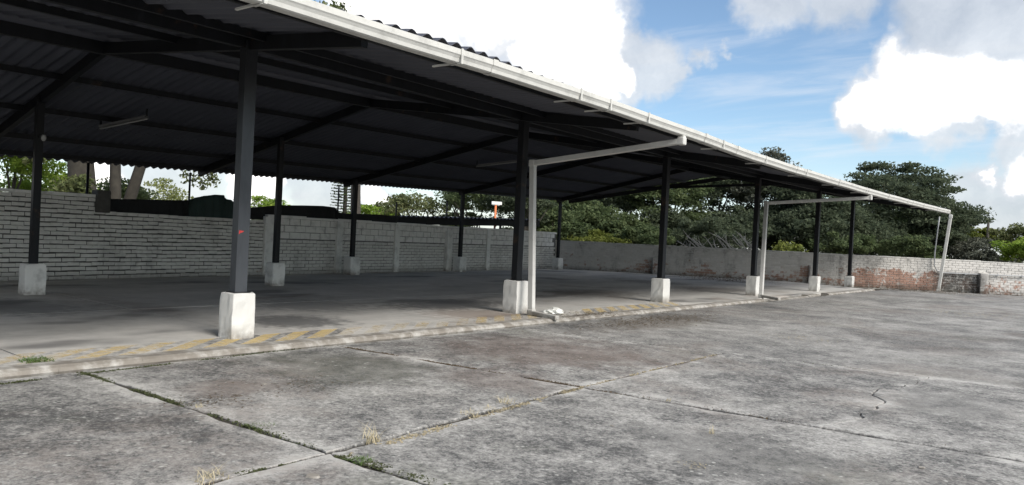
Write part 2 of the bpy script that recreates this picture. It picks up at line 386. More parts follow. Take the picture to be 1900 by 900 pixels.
# ------------------------------------------------------------------ ground
g = MB(); g.add([(-8.9, -31, -.092), (31, -31, -.092), (31, 62, -.092), (-6.2, 42.1, -.092), (-8.9, 40.7, -.092)], [(0, 1, 2, 3, 4)])
tag(g.build('yard_subsoil', M['soil']), kind='structure')
g = MB(); g.add([(-700, -700, -.14), (700, -700, -.14), (700, 700, -.14), (-700, 700, -.14)], [(0, 1, 2, 3)])
tag(g.build('ground', M['soil']), kind='structure')
g = MB()
g.add([(-600, -600, -.136), (-24.5, -600, -.136), (-24.5, 34, -.136), (-600, 34, -.136)], [(0, 1, 2, 3)])
g.add([(-600, 34, -.136), (-23.6, 34, -.136), (20, 58.2, -.136), (600, 58.2, -.136), (600, 600, -.136), (-600, 600, -.136)], [(0, 1, 2, 3, 4, 5)])
tag(g.build('field', M['earth']), kind='structure')
YZ = -.07
yard = empty('yard_pavement', (0, 0, YZ)); tag(yard, kind='structure')
def wob(k, s): return math.sin(k*1.7+s)*.5+math.sin(k*3.9+s*2.3)*.3+math.sin(k*9.1+s*.7)*.2
def slab(name, corners, zt, zb, mat, parent, gap=.018, seed=0, inset=.22, rag=.012, tilt=0.0, edges=None, ch=.012):
    """a concrete slab with a ragged outline; corners ccw; `edges` may replace side i with its own points"""
    n = len(corners); ring = []
    cx = sum(c[0] for c in corners)/n; cy = sum(c[1] for c in corners)/n
    for i in range(n):
        a = corners[i]; b = corners[(i+1) % n]
        if edges and i in edges: pts = edges[i][:-1]
        else:
            L = math.hypot(b[0]-a[0], b[1]-a[1]); k = max(2, int(L/.11)); pts = []
            nx, ny = (b[1]-a[1])/L, -(b[0]-a[0])/L
            for j in range(k):
                t = j/k; o = (wob(t*L*2.2, seed+i*5.1)*rag + random.uniform(-rag, rag)*.35)*min(1, 6*t, 6*(1-t)+.2)
                g_ = gap*(1+.5*wob(t*L, seed+i))
                pts.append((a[0]+(b[0]-a[0])*t+nx*(o-g_), a[1]+(b[1]-a[1])*t+ny*(o-g_)))
        ring += pts
    K = len(ring)
    def ins(p, d):
        vx, vy = cx-p[0], cy-p[1]; L = math.hypot(vx, vy); f = min(d/L*1.25, .9); return (p[0]+vx*f, p[1]+vy*f)
    r1 = [ins(p, .012) for p in ring]; r2 = [ins(p, inset*(.7+.5*abs(wob(i*.12, seed)))) for i, p in enumerate(ring)]
    zo = lambda p: zt+tilt*(p[0]-cx)*.01+tilt*(p[1]-cy)*.006
    V = [(p[0], p[1], zb) for p in ring]+[(p[0], p[1], zo(p)-ch) for p in ring]+[(p[0], p[1], zo(p)) for p in r1]+[(p[0], p[1], zo(p)) for p in r2]
    F = []
    for l in range(3):
        for i in range(K):
            j = (i+1) % K; F.append((l*K+i, l*K+j, (l+1)*K+j, (l+1)*K+i))
    F.append(tuple(3*K+i for i in range(K)))
    me = bpy.data.meshes.new(name); me.from_pydata(V, [], F); me.update()
    at = me.attributes.new('edge', 'FLOAT', 'POINT')
    at.data.foreach_set('value', [-1.6]*K+[-1.0]*K+[1.0]*K+[0.0]*K)
    return link(name, me, mat, parent)
XJ = {0: -8.66, 1: None, 2: -.15, 3: 4.2}
def jx(i, j):
    return {0: (-8.66, -8.66, -8.66, -8.66, -8.66), 1: (-4.36, -4.45, -4.52, -4.71, -4.82), 2: (-.15, -.15, -.15, -.15, -.15), 3: (4.3,)*5}[i][j]
def jy(i, j):
    base = (-4.2, -.35, 3.62, 7.3, 11.5)[j]; return base+{0: (0, 0, -.06, -.33, -.5), 1: (0, 0, 0, 0, 0), 2: (0, .05, .05, .45, .75), 3: (0, .1, .1, .9, 1.4)}[i][j]
crackpx = [onz(1700, 697, YZ), onz(1665, 713, YZ), onz(1655, 727, YZ), onz(1640, 738, YZ), onz(1612, 752, YZ), onz(1600, 766, YZ), onz(1570, 775, YZ), onz(1550, 790, YZ)]
for i in range(3):
    for j in range(4):
        c = [(jx(i, j), jy(i, j)), (jx(i+1, j), jy(i+1, j)), (jx(i+1, j+1), jy(i+1, j+1)), (jx(i, j+1), jy(i, j+1))]
        if (i, j) == (1, 3):
            tp = lerp(c[3], c[2], .60); bt = lerp(c[0], c[1], .56)
            mid = []
            random.seed(5)
            for k in range(1, 34):
                t = k/34; x, y = lerp(bt, tp, t)
                ox = .16*math.sin(t*7.5)+.07*math.sin(t*19)+.03*math.sin(t*47)+random.uniform(-.014, .014); mid.append((x+ox*min(1, 5*t, 5*(1-t)), y))
            up = [bt]+mid+[tp]
            e1 = [(x-.003-.004*abs(wob(q, 1)), y) for q, (x, y) in enumerate(up)]; e2 = [(x+.003-0+.004*abs(wob(q, 4)), y) for q, (x, y) in enumerate(up)]
            slab('slab', [c[0], bt, tp, c[3]], YZ, YZ-.06, M['yard'], yard, seed=41, edges={1: e1})
            slab('slab', [bt, c[1], c[2], tp], YZ+.004, YZ-.06, M['yard'], yard, seed=47, edges={3: e2[::-1]})
        else:
            slab('slab', c, YZ+random.uniform(-.006, .006), YZ-.06, M['yard'], yard, seed=i*7.3+j*3.1, gap=.024, rag=.028, tilt=random.uniform(-.1, .1))
random.seed(9)
fy = [jy(i, 4) for i in range(4)]
slab('slab', [(-8.66, fy[0]), (-4.82, fy[1]), (-.15, fy[2]), (4.3, fy[3]), (30, 14), (30, 61), (-6.2, 42.05), (-8.66, 40.75)], YZ, YZ-.06, M['pave'], yard, seed=3, inset=.12)
slab('slab', [(4.3, -4.2), (30, -4.2), (30, 14), (4.3, fy[3])], YZ, YZ-.06, M['yard'], yard, seed=8)
slab('slab', [(-8.66, -30), (30, -30), (30, -4.2), (-8.66, -4.2)], YZ, YZ-.06, M['yard'], yard, seed=12)

# shed floor slabs, kerb, painted hazard stripes
fl = empty('shed_floor', (-14, 15, 0)); tag(fl, kind='structure')
ys = [-4, -.4, 3.28, 6.35, 10.2, 14.3, 18.6, 23.0, 27.5, 31.5]
def xrear(y): return -19.2-.125*y+.02
for a, b in zip(ys[:-1], ys[1:]):
    slab('floor_slab', [(-13.4, a), (-8.95, a), (-8.95, b), (-13.4, b)], .0, -.13, M['floor'], fl, gap=.010, seed=a, rag=.004, inset=.08, ch=.001)
    slab('floor_slab', [(xrear(a), a), (-13.4, a), (-13.4, b), (xrear(b), b)], random.uniform(-.002, .004), -.13, M['floor'], fl, gap=.010, seed=a+2, rag=.004, inset=.08, ch=.001)
def yend(x): return 33+.56*(x+23.3)
slab('floor_slab', [(-23.1, 31.5), (-8.95, 31.5), (-8.95, 36.9), (-13, yend(-13)-.1), (-23.1, yend(-23.1)-.05)], .0, -.13, M['floor'], fl, gap=.010, seed=77, rag=.004, inset=.08, ch=.001)
kb = empty('kerb', (-8.8, 15, 0)); tag(kb, kind='structure')
y = -4.0; k = 0
random.seed(21)
while y < 36.6:
    L = random.uniform(.85, 1.3)
    sunk = 23.4 < y < 27.2
    if not (28.6 < y < 29.6):
        mb = MB(); j = random.uniform(-.002, .002); zt = .004+random.uniform(-.003, .004)-(.05 if sunk else 0); ro = random.uniform(-.008, .008)
        n = 6; V = []; F = []
        for q in range(n+1):
            yy = y+.0008+(L-.0016)*q/n; o = [random.uniform(-.007, .007) for _ in range(4)]
            V += [(-8.945+j, yy, -.13), (-8.69+j+o[0], yy, -.13), (-8.66+j+o[1]+ro*q/n, yy, -.055), (-8.685+j+o[2], yy, zt-.025+o[3]*.5), (-8.73+j+o[3], yy, zt+o[0]*.4), (-8.945+j, yy, zt+.002)]
        for q in range(n):
            for s_ in range(6): F.append((q*6+s_, q*6+(s_+1) % 6, (q+1)*6+(s_+1) % 6, (q+1)*6+s_))
        F += [tuple(range(5, -1, -1)), tuple(n*6+s_ for s_ in range(6))]
        mb.add(V, F); mb.build('kerb_stone', M['kerb'], kb)
    y += L; k += 1
def stripe(y0, wd, mat, wear, x0=-8.97, x1=-9.62, slant=.78, z=.006):
    V = []; n = 4
    for q in range(n+1):
        t = q/n; V += [(x0+(x1-x0)*t, y0+slant*t, z), (x0+(x1-x0)*t, y0+wd+slant*t, z)]
    F = [(2*q, 2*q+2, 2*q+3, 2*q+1) for q in range(n)]
    me = bpy.data.meshes.new('hazard_stripe'); me.from_pydata(V, [], F); me.update()
    at = me.attributes.new('wear', 'FLOAT', 'POINT'); at.data.foreach_set('value', [wear]*len(V))
    link('hazard_stripe', me, mat, fl)
y = 1.5; k = 0
while y < 19:
    wear = .0 if 4.2 < y < 7.2 else (.05 if y < 4.2 else (.12 if y < 10 else (.07 if y < 12.3 else (.16 if y < 13.6 else .02))))
    if y < 18.4: stripe(y, .30, M['yellow'], wear); stripe(y+.31, .20, M['black'], wear+.07)
    y += .52; k += 1

# ------------------------------------------------------------------ the open shed
shed = empty('open_shed', (-9.6, 18, 0))
tag(shed, 'long open sided shed with dark corrugated roof on black steel columns', 'shed')
YN = -2.0
def ridge(t): return lerp((-13.75, YN, 4.57), (-15.5, 36.9, 5.24), t)
def reave(t): return lerp((-19.62, YN, 2.64), (-22.95, 33.2, 3.58), t)
GZ = [(-2, 3.70), (4.3, 3.68), (9.4, 3.68), (13.1, 3.62), (16.7, 3.53), (20, 3.51), (27, 3.51), (34, 3.57), (41.2, 3.66)]
def gz(y): return float(np.interp(y, [q[0] for q in GZ], [q[1] for q in GZ]))
def feave(t):
    y = YN+43.1*t; return (-6.62, y, gz(y)+.165+.075*math.exp(-((y-7.0)/1.4)**2))
def front_z(x, y):
    t = (y-YN)/43.1
    for _ in range(4):
        a = ridge(t); b = feave(t); s = (x-a[0])/(b[0]-a[0]); yy = a[1]+(b[1]-a[1])*s; t += (y-yy)/43
    return a[2]+(b[2]-a[2])*s
def rear_z(x, y):
    t = (y-YN)/38
    for _ in range(4):
        a = ridge(t); b = reave(t); s = (x-a[0])/(b[0]-a[0]); yy = a[1]+(b[1]-a[1])*s; t += (y-yy)/38
    return a[2]+(b[2]-a[2])*s
# corrugated sheets
NT, NS, WAV = 42, 3, 4
def sheets(edge, name):
    par = empty(name, edge(.5)); par.parent = shed; par.matrix_parent_inverse = Matrix.Translation(-Vector(shed.location))
    AMP, TH = .030, .009
    for it in range(NT):
        for js in range(NS):
            s0 = js/NS-(.012 if js == 0 else .02); s1 = (js+1)/NS+(.005 if js == NS-1 else 0)
            lift = .012*(NS-1-js)+.004*(it % 2)+.003*random.random()
            n = WAV*8; V = []; F = []
            for si in (s0, s1):
                for q in range(n+1):
                    u = (it+q/n)/NT; a = ridge(u); b = edge(u); P = lerp(a, b, si)
                    off = AMP*math.cos(2*math.pi*WAV*q/n)+lift
                    V.append((P[0], P[1], P[2]+off+.02+TH)); V.append((P[0], P[1], P[2]+off+.02))
            R = 2*(n+1)
            for q in range(n):
                F += [(2*q, 2*q+2, R+2*q+2, R+2*q), (2*q+1, R+2*q+1, R+2*q+3, 2*q+3), (2*q, 2*q+1, 2*q+3, 2*q+2), (R+2*q, R+2*q+2, R+2*q+3, R+2*q+1)]
            F += [(0, R, R+1, 1), (2*n, 2*n+1, R+2*n+1, R+2*n)]
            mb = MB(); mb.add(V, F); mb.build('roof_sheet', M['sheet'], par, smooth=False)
    return par
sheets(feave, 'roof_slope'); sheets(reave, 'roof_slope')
mb = MB()
mb.tube([(p[0], p[1], p[2]+.05) for p in (ridge(i/20) for i in range(21))], .14, 10); mb.build('ridge_cap', M['sheet'], shed, smooth=True)
# columns and footings
FC = [(-9.6, -.5), (-9.58, 5.98), (-9.88, 12.62), (-9.80, 18.9), (-9.66, 25.25), (-9.46, 31.2), (-9.95, 38.0)]
MC = [(-16.2, -.4), (-16.62, 5.9), (-17.3, 11.85)]
RC = [(-20.62, 17.15), (-21.65, 23.75), (-22.45, 32.0)]
FH = [.63, .63, .675, .645, .65, .60, .50]
def footing(x, y, wx, wy, h, mat, tap=0.0, seed=0):
    r = random.Random(seed); V = []; F = []; n = 5; m_ = 5
    mb = MB(); rows = 6; per = 4*n
    prof = []
    for q in range(per):
        sd_, t = divmod(q, n); t /= n
        prof.append([(-1+2*t, -1), (1, -1+2*t), (1-2*t, 1), (-1, 1-2*t)][sd_])
    for z in range(rows+1):
        f = z/rows; k = 1-tap*(1-f)
        for q, (a, b) in enumerate(prof):
            cor = .985 if abs(a) > .99 and abs(b) > .99 else 1
            ox = (r.random()-.5)*.012; oy = (r.random()-.5)*.012
            sh = .955 if z == rows else 1
            V.append((x+a*wx/2*k*cor*sh+ox, y+b*wy/2*k*cor*sh+oy, -.02+(h+.02)*f*(1 if z < rows else 1)+(-.012 if z == rows and cor < 1 else 0)))
    # shoulder
    for z in range(rows):
        for q in range(per): F.append((z*per+q, z*per+(q+1) % per, (z+1)*per+(q+1) % per, (z+1)*per+q))
    F.append(tuple(rows*per+q for q in range(per)))
    mb.add(V, F); return mb.build('footing', mat, shed, bevel=.012)
def column(x, y, h0, h1, wx=.15, wy=.185):
    mb = MB(); mb.box((x, y, (h0+h1)/2), (wx, wy, h1-h0)); return mb
cols = []
for i, (x, y) in enumerate(FC):
    wdt = .36 if i < 2 else (.40 if i < 4 else .38)
    footing(x, y, wdt*.96, wdt, FH[i], M['white'], .10 if i in (5,) else (.03 if i == 4 else 0.0), i)
    zt = front_z(x, y)-.10
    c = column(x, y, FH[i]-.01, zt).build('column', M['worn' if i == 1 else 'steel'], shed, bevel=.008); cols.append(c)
    mb = MB(); mb.box((x, y, FH[i]+.006), (.22, .25, .012)); mb.build('base_plate', M['steel'], c)
mb = MB()                                              # open flange plates that make the front posts read as rolled steel
for i, (x, y) in enumerate(MC):
    footing(x, y, .34, .38, .60, M['rear_white'], 0, 20+i)
    c = column(x, y, .59, rear_z(x, y)-.12, .12, .14).build('column', M['steel'], shed, bevel=.008)
for i, (x, y) in enumerate(RC):
    footing(x, y, .40, .42, (.62, .62, .60)[i], M['rear_white'], 0, 30+i)
    c = column(x, y, .59, rear_z(x, y)-.08, .12, .15).build('column', M['steel'], shed, bevel=.008)
# red daub on the nearest front column
p0 = onplane(444, 430, 1, 0, -9.58+.075+.004)
mb = MB(); V = []; n = 18
for q in range(n):
    a = 2*math.pi*q/n; r_ = 1+.35*math.sin(3*a+1)+.15*math.sin(7*a)
    V.append((-9.58+.075+.003, p0[1]+.058*math.cos(a)*r_*(1 if abs(math.cos(a)) < .7 else .9), p0[2]+.026*math.sin(a)*r_))
V = [(v[0], max(5.905, min(6.055, v[1])), v[2]) for v in V]
mb.add(V, [tuple(range(n))]); mb.build('paint_daub', M['red'], cols[1])['label'] = 'red paint daub'
# rafters, purlins, ridge beam, eave beam, tie beams
FT = [(y-YN)/43.1 for x, y in FC]
FT[-1] = .993
def at_y(fn, y):
    t = .5
    for _ in range(6): t += (y-fn(t)[1])/40
    return fn(t)
RY = [(-.5, -.5, -.4), (5.98, 6.0, 5.8), (12.62, 12.3, 11.5), (18.9, 18.6, 17.1), (25.25, 24.9, 23.7), (31.2, 31.5, 31.9), (40.7, 36.7, 33.0)]
for yf, yr, yb in RY:
    a = at_y(ridge, yr)
    for fn, yy, s1 in ((feave, yf, .93), (reave, yb, .97)):
        b = lerp(a, at_y(fn, yy), s1)
        mb = MB(); mb.beam((a[0], a[1], a[2]-.17), (b[0], b[1], b[2]-.10), .10, .19); mb.build('rafter', M['steel'], shed)
for e, ss in ((feave, (.34, .66, .93)), (reave, (.26, .52, .76, .93))):
    for s_ in ss:
        for t0, t1 in zip([0.0]+FT[1:-1], FT[1:-1]+[.997]):
            a = lerp(ridge(t0), e(t0), s_); b = lerp(ridge(t1), e(t1), s_)
            mb = MB(); mb.beam((a[0], a[1], a[2]-.055), (b[0], b[1], b[2]-.055), .06, .11); mb.build('purlin', M['steel'], shed)
for t0, t1 in zip([0.0]+FT[1:-1], FT[1:-1]+[.997]):
    a = ridge(t0); b = ridge(t1)
    mb = MB(); mb.beam((a[0], a[1], a[2]-.16), (b[0], b[1], b[2]-.16), .12, .24); mb.build('ridge_beam', M['steel'], shed)
for (x0, y0), (x1, y1) in zip(FC[:-1], FC[1:]):
    mb = MB(); mb.beam((x0, y0, front_z(x0, y0)-.13), (x1, y1, front_z(x1, y1)-.13), .10, .16); mb.build('eave_beam', M['steel'], shed)
a = onplane(1180, 349, -.56, 1, 33+.56*23.3-1.2); b = onplane(1452, 341, -.56, 1, 33+.56*23.3-1.2)
ga = reave(.96); gb = ridge(.97); zb_ = front_z(-9.95, 38)-.25
mb = MB(); q0 = onx(1180, 349.5, -19.6); q1 = onx(1452, 341.5, -12.6)
mb.beam(q0, q1, .08, .12); mb.build('tie_beam', M['steel'], shed)
# gutter along the front eave
gp = [-2.0]+list(np.arange(-1, 41.2, .7))+[41.15]
prof = [(-.02, .165), (-.02, 0), (.085, 0), (.105, .012), (.112, .055), (.128, .085), (.14, .10), (.14, .165), (.125, .172), (.125, .155), (.128, .105), (.10, .07), (.09, .02), (-.008, .012), (-.008, .165)]
V = []; F = []; n = len(prof)
for y in gp:
    for u, v in prof: V.append((-6.56+u, y, gz(y)+v+.004*math.sin(y*1.9)))
for i in range(len(gp)-1):
    for q in range(n): F.append((i*n+q, (i+1)*n+q, (i+1)*n+(q+1) % n, i*n+(q+1) % n))
F += [tuple(range(n)), tuple((len(gp)-1)*n+q for q in range(n-1, -1, -1))]
mb = MB(); mb.add(V, F); gut = mb.build('gutter', M['pvc'], shed)
mb = MB(); mb.box((-6.50, 41.16, gz(41)+.083), (.17, .012, .18)); mb.build('end_cap', M['pvc'], gut)
for y in [4.15, 6.9, 9.55, 10.4, 11.65, 14.8, 17.2, 20.1, 23, 26, 29, 32, 35, 38, 40.6]:
    z = gz(y)
    mb = MB()
    mb.box((-6.515, y, z-.006), (.16, .035, .008)); mb.box((-6.412, y, z+.085), (.012, .035, .185)); mb.box((-6.75, y, z+.01), (.32, .03, .02)); mb.build('gutter_bracket', M['pvc'], gut)
for y in [7.55, 14.0, 15.6, 19.4, 26.3, 33.0]:
    z = gz(y); V = []; F = []; pr = [(-.024, 0), (-.024, -.006), (.09, -.006), (.112, .008), (.118, .053), (.134, .083), (.147, .098), (.147, .176), (.12, .176)]
    for yy in (y-.05, y+.05):
        for u, v in pr: V.append((-6.56+u, yy, z+v+.004*math.sin(y*1.9)))
    k = len(pr); F = [(q, k+q, k+q+1, q+1) for q in range(k-1)]
    mb = MB(); mb.add(V, F); mb.build('gutter_joint', M['pvc'], gut)
# downpipes
def downpipe(pts, foot, wd=.122, mat=None):
    par = empty('downpipe', pts[-1]); par.parent = shed; par.matrix_parent_inverse = Matrix.Translation(-Vector(shed.location))
    for a, b in zip(pts[:-1], pts[1:]):
        mb = MB(); A = Vector(a); B = Vector(b); d = (B-A).normalized()
        mb.beam(A, B, wd, wd*.85, (0, 0, 1) if abs(d.z) < .8 else (0, 1, 0)); mb.build('pipe_length', M['pipe'], par, bevel=.012)
    for q in pts[1:-1]:
        mb = MB(); mb.box(q, (wd*1.14, wd*1.14, wd*1.2)); mb.build('elbow', M['pipe'], par, bevel=.02)
    if foot:
        mb = MB(); mb.beam(foot[0], foot[1], wd*.95, wd*.7); mb.build('foot_length', M['pipe'], par, bevel=.012)
        mb = MB(); mb.box(pts[-1], (wd*1.15, wd*1.15, wd*1.1)); mb.build('elbow', M['pipe'], par, bevel=.02)
    return par
o1 = onx(1265, 262, -6.50); t1 = onx(989, 303, -9.66); b1 = onz(986, 580, .06)
downpipe([(o1[0], o1[1], gz(o1[1])-.0), tuple(o1), tuple(t1), tuple(b1)], (tuple(b1), tuple(onz(1034, 590, .035))))
o2 = onx(1614, 367, -6.50); t2 = onx(1422, 377, -9.46); b2 = onz(1412, 549, .06)
downpipe([(o2[0], o2[1], gz(o2[1])), tuple(o2), tuple(t2), tuple(b2)], (tuple(b2), tuple(onz(1446, 555, .03))))
o3 = onx(1764, 402, -6.50); b3 = onz(1741, 541, YZ)
downpipe([(o3[0], o3[1], gz(40.9)), tuple(o3), tuple(b3)], None, .13)
mb = MB(); mb.box((b3[0], b3[1], YZ+.05), (.17, .17, .1)); mb.build('pipe_shoe', M['pipe'], shed, bevel=.02)

# ------------------------------------------------------------------ brick walls
random.seed(33)
def brick_variants(name, L, H, T, mat, n=8, proud=.008):
    out = []
    for k in range(n):
        j = lambda a: random.uniform(-a, a)*(1.7 if name == 'brick' else 1)
        x, z = L/2, H/2; V = []
        for yv in (0, 1):
            y = -T/2 if yv == 0 else T/2
            s_ = .985 if yv == 0 else 1
            V += [(-x*s_+j(.004), y+j(.004), -z*s_+j(.003)), (x*s_+j(.004), y+j(.004), -z*s_+j(.003)), (x*s_+j(.004), y+j(.004), z*s_+j(.003)), (-x*s_+j(.004), y+j(.004), z*s_+j(.003))]
        # soften the front face: an inner rectangle set proud
        fr = [(-x*.93, -T/2-proud+j(.002), -z*.78), (x*.93, -T/2-proud+j(.002), -z*.78), (x*.93, -T/2-proud+j(.002), z*.78), (-x*.93, -T/2-proud+j(.002), z*.78)]
        V += fr
        F = [(4, 5, 6, 7)[::-1], (0, 4, 7, 3), (1, 2, 6, 5), (0, 1, 5, 4), (3, 7, 6, 2), (8, 9, 10, 11), (0, 1, 9, 8), (1, 2, 10, 9), (2, 3, 11, 10), (3, 0, 8, 11)]
        out.append((V, F))
    return out
def rnd_skip(p): return random.random() < p
def brick_run(wall, org, ux, length, z0, nrows, L, H, mat, name='brick', limit=300, big=None, T=.10, jz=.004, wave=0.0, skip=0.0, tilt=.006, block_if=None, gx=.012, gz_=.013, proud=.008):
    """courses of bricks on the face of a wall; org = start point of the face, ux = unit direction, nrows courses"""
    ux = Vector((ux[0], ux[1], 0)).normalized(); nrm = Vector((ux.y, -ux.x, 0))   # faces the yard
    pitchx, pitchz = L+gx, H+gz_
    var = brick_variants(name, L, H, T, mat, 8, proud)
    mes = []
    for V, F in var:
        me = bpy.data.meshes.new(name); me.from_pydata(V, [], F); me.update(); me.materials.append(mat); mes.append(me)
    spots = []
    for r in range(nrows):
        off = (r % 2)*pitchx/2; k = -1
        while True:
            k += 1; x = off+k*pitchx+L/2+random.uniform(-.006, .006)
            if x > length-L/2: break
            z = z0+r*pitchz+H/2+random.uniform(-jz, jz)+wave*math.sin(x*.9+r*.6)
            if rnd_skip(skip): continue
            if block_if and block_if(x, z): continue
            P = Vector(org)+ux*x+nrm*(random.uniform(-.006, .006)-T/2+.0)
            spots.append((P.x, P.y, z, random.uniform(-tilt, tilt), random.randrange(len(var))))
    ang = math.atan2(ux.y, ux.x)
    def vis(s_): 
        d = np.array([s_[0], s_[1], s_[2]])-CAMP; zc_ = d@AF
        if zc_ < 1: return 1e9
        px_ = abs(d@AR)/zc_*FPX
        return zc_+(500 if px_ > 945 else 0)
    spots.sort(key=vis)
    for i, (x, y, z, tl, vi) in enumerate(spots[:limit]):
        o = bpy.data.objects.new(name, mes[vi]); COL.objects.link(o); o.parent = wall
        o.matrix_parent_inverse = Matrix.Translation(-Vector(wall.location))
        o.location = (x, y, z); o.rotation_euler = (0, tl, ang)
    if len(spots) > limit:
        mb = MB(); ca, sa = math.cos(ang), math.sin(ang)
        for x, y, z, tl, vi in spots[limit:]:
            V, F = var[vi]
            mb.add([(x+a*ca-b*sa, y+a*sa+b*ca, z+c-a*tl) for a, b, c in V], F)
        o = mb.build(name+'work', mat, wall); o['kind'] = 'stuff'
def rwp(y): return (-19.2-.125*y, y)
ud = Vector((-.125, 1, 0)).normalized()
# the wall's face looks towards +X: run along +Y with the normal (ux.y,-ux.x) = +X
def wall_core(wall, a, b, h, t, mat, z0=-.13, rec=.012, name='mortar_core'):
    d = Vector((b[0]-a[0], b[1]-a[1], 0)).normalized(); nrm = Vector((d.y, -d.x, 0))
    A = Vector((a[0], a[1], 0))-nrm*rec; B = Vector((b[0], b[1], 0))-nrm*rec
    mb = MB()
    P = [A-nrm*t, A, B, B-nrm*t]
    mb.hexa([(p.x, p.y, z0) for p in P]+[(p.x, p.y, h) for p in P]); return mb.build(name, mat, wall)
def cap_run(wall, a, b, h0, h, t, mat, name, seg=1.0, out=.02):
    d = Vector((b[0]-a[0], b[1]-a[1], 0)); L = d.length; d.normalize(); nrm = Vector((d.y, -d.x, 0)); n = max(1, int(L/seg))
    for i in range(n):
        A = Vector((a[0], a[1], 0))+d*(L*i/n+.002); B = Vector((a[0], a[1], 0))+d*(L*(i+1)/n-.002); j = random.uniform(-.012, .012)
        P = [A-nrm*(t+out), A+nrm*out, B+nrm*out, B-nrm*(t+out)]
        mb = MB(); mb.hexa([(p.x, p.y, h0) for p in P]+[(p.x, p.y, h+j+random.uniform(-.008, .008)) for p in P]); mb.build(name, mat, wall, bevel=.012)
# 1 the tall left length
wl = empty('brick_wall', (*rwp(3), 0)); tag(wl, 'tall dirty whitewashed brick wall of wavy courses, behind the first columns', 'wall')
Ys, Ye = -4.0, 14.14
A, B = rwp(Ys), rwp(Ye); C8 = rwp(8.75)
wall_core(wl, A, C8, 2.03, .16, M['mortar']); wall_core(wl, C8, B, 1.69, .16, M['mortar'])
len1 = (Vector(B)-Vector(A)).length; brk = (Vector(C8)-Vector(A)).length
brick_run(wl, (*A, 0), ud, len1, .0, 19, .29, .088, M['brick_l'], gx=.007, gz_=.020, wave=.008, skip=.0, jz=.008, tilt=.014, block_if=lambda x, z: z > 1.68 and x > brk)
cap_run(wl, A, C8, 2.045, 2.12, .16, M['plaster'], 'coping', 1.2)
mb = MB(); e = Vector((*C8, 0)); mb.box((e.x+.03, e.y, .98), (.26, .30, 2.35), math.atan2(ud.y, ud.x)-math.pi/2)
V = [(x, y, z) for x, y, z in mb.v]; mb = MB(); mb.box((e.x-.02, e.y-.05, 1.96), (.30, .34, .56), 0.12); mb.build('pier_head', M['mortar'], wl, bevel=.02)
# 2 the right length with pilasters and block courses above
wr = empty('pilaster_wall', (*rwp(22), 0)); tag(wr, 'whitewashed brick wall with pilasters and plain block courses on top', 'wall')
A, B = rwp(14.0), rwp(33.05)
wall_core(wr, A, B, 1.84, .15, M['mortar_w']); L2 = (Vector(B)-Vector(A)).length
PY = [14.08, 17.11, 20.18, 23.45, 26.52, 29.5]
def near_pil(x, z): return any(abs(14+x*ud.y-py) < .22 for py in PY)
brick_run(wr, (*A, 0), ud, L2, .0, 10, .315, .098, M['brick_r'], gz_=.015, skip=0)
brick_run(wr, (*A, 0), ud, L2, 1.155, 3, .44, .205, M['plaster'], name='wall_block', jz=.003)
cap_run(wr, A, B, 1.80, 1.89, .15, M['plaster'], 'coping', 1.5, .012)
for py in PY:
    x, y = rwp(py); big = abs(py-23.45) < .1
    mb = MB(); dpt = .16 if big else .07; wy_ = .34 if big else (.44 if py < 15 else .28)
    mb.box((x+dpt/2-.03, y, .90 if not big else .84), (dpt+.06, wy_, 1.86 if not big else 1.70), math.atan2(ud.y, ud.x)-math.pi/2); mb.build('pilaster', M['rear_white'], wr, bevel=.015)
# 3 the end wall, oblique
we = empty('low_brick_wall', (-14, yend(-14), 0)); tag(we, 'low brick end wall of peeling whitewash, red brick showing, below dark trees', 'wall')
A = (-23.45, yend(-23.45)); B = (16.0, yend(16.0)); ue = Vector((1, .56, 0)).normalized()
# faces -Y side: normal (ux.y,-ux.x) = (.49,-.87)
wall_core(we, A, B, 1.47, .16, M['plaster_e']); L3 = (Vector(B)-Vector(A)).length
brick_run(we, (*A, 0), ue, L3, -.07, 13, .30, .104, M['brick_e'], gz_=.012, skip=.003)
cap_run(we, A, B, 1.445, 1.50, .16, M['plaster_e'], 'coping', .9, .012)
for x, y, h in ((1218, 480, .82), (1508, 495, .86), (1822, 510, .92)):
    P = onend(x, y); mb = MB(); mb.box((P[0]+.06, P[1]-.12, h/2-.06), (.36, .36, h+.12), math.atan2(ue.y, ue.x)); mb.build('buttress', M['brick_e'], we, bevel=.03)

# ------------------------------------------------------------------ behind the rear wall: cloth, posts, neighbour's roof
random.seed(5)
tops = [(170, 367), (200, 369), (250, 369.5), (300, 371), (340, 371.5), (352, 371)]
def cloth(name, tops, zbot, label, mat, off=-.12):
    pts = [onplane(x, y, 1, .125, -19.2+off) for x, y in tops]
    V = []; F = []; n = 60; xs = np.linspace(0, 1, n); t = np.linspace(0, 1, len(pts)); P = np.array(pts); rows = 7
    for q in xs:
        b = [np.interp(q, t, P[:, k]) for k in range(3)]
        for r in range(rows):
            f = r/(rows-1); z = zbot+(b[2]-zbot)*f
            o = .035*math.sin(q*60+f*2)*(1-.4*f)+.02*math.sin(q*143+f*5)+.012*math.sin(f*9+q*20)
            V.append((b[0]+o, b[1], z))
    F = [(i*rows+r, (i+1)*rows+r, (i+1)*rows+r+1, i*rows+r+1) for i in range(n-1) for r in range(rows-1)]
    mb = MB(); mb.add(V, F); o = mb.build(name, mat, smooth=True)
    s_ = o.modifiers.new('thick', 'SOLIDIFY'); s_.thickness = .012
    return tag(o, label, 'cloth')
cloth('shade_cloth', tops, 1.62, 'flat black shade cloth screen above the whitewashed wall, ending at the tarpaulin hump', M['cloth'])
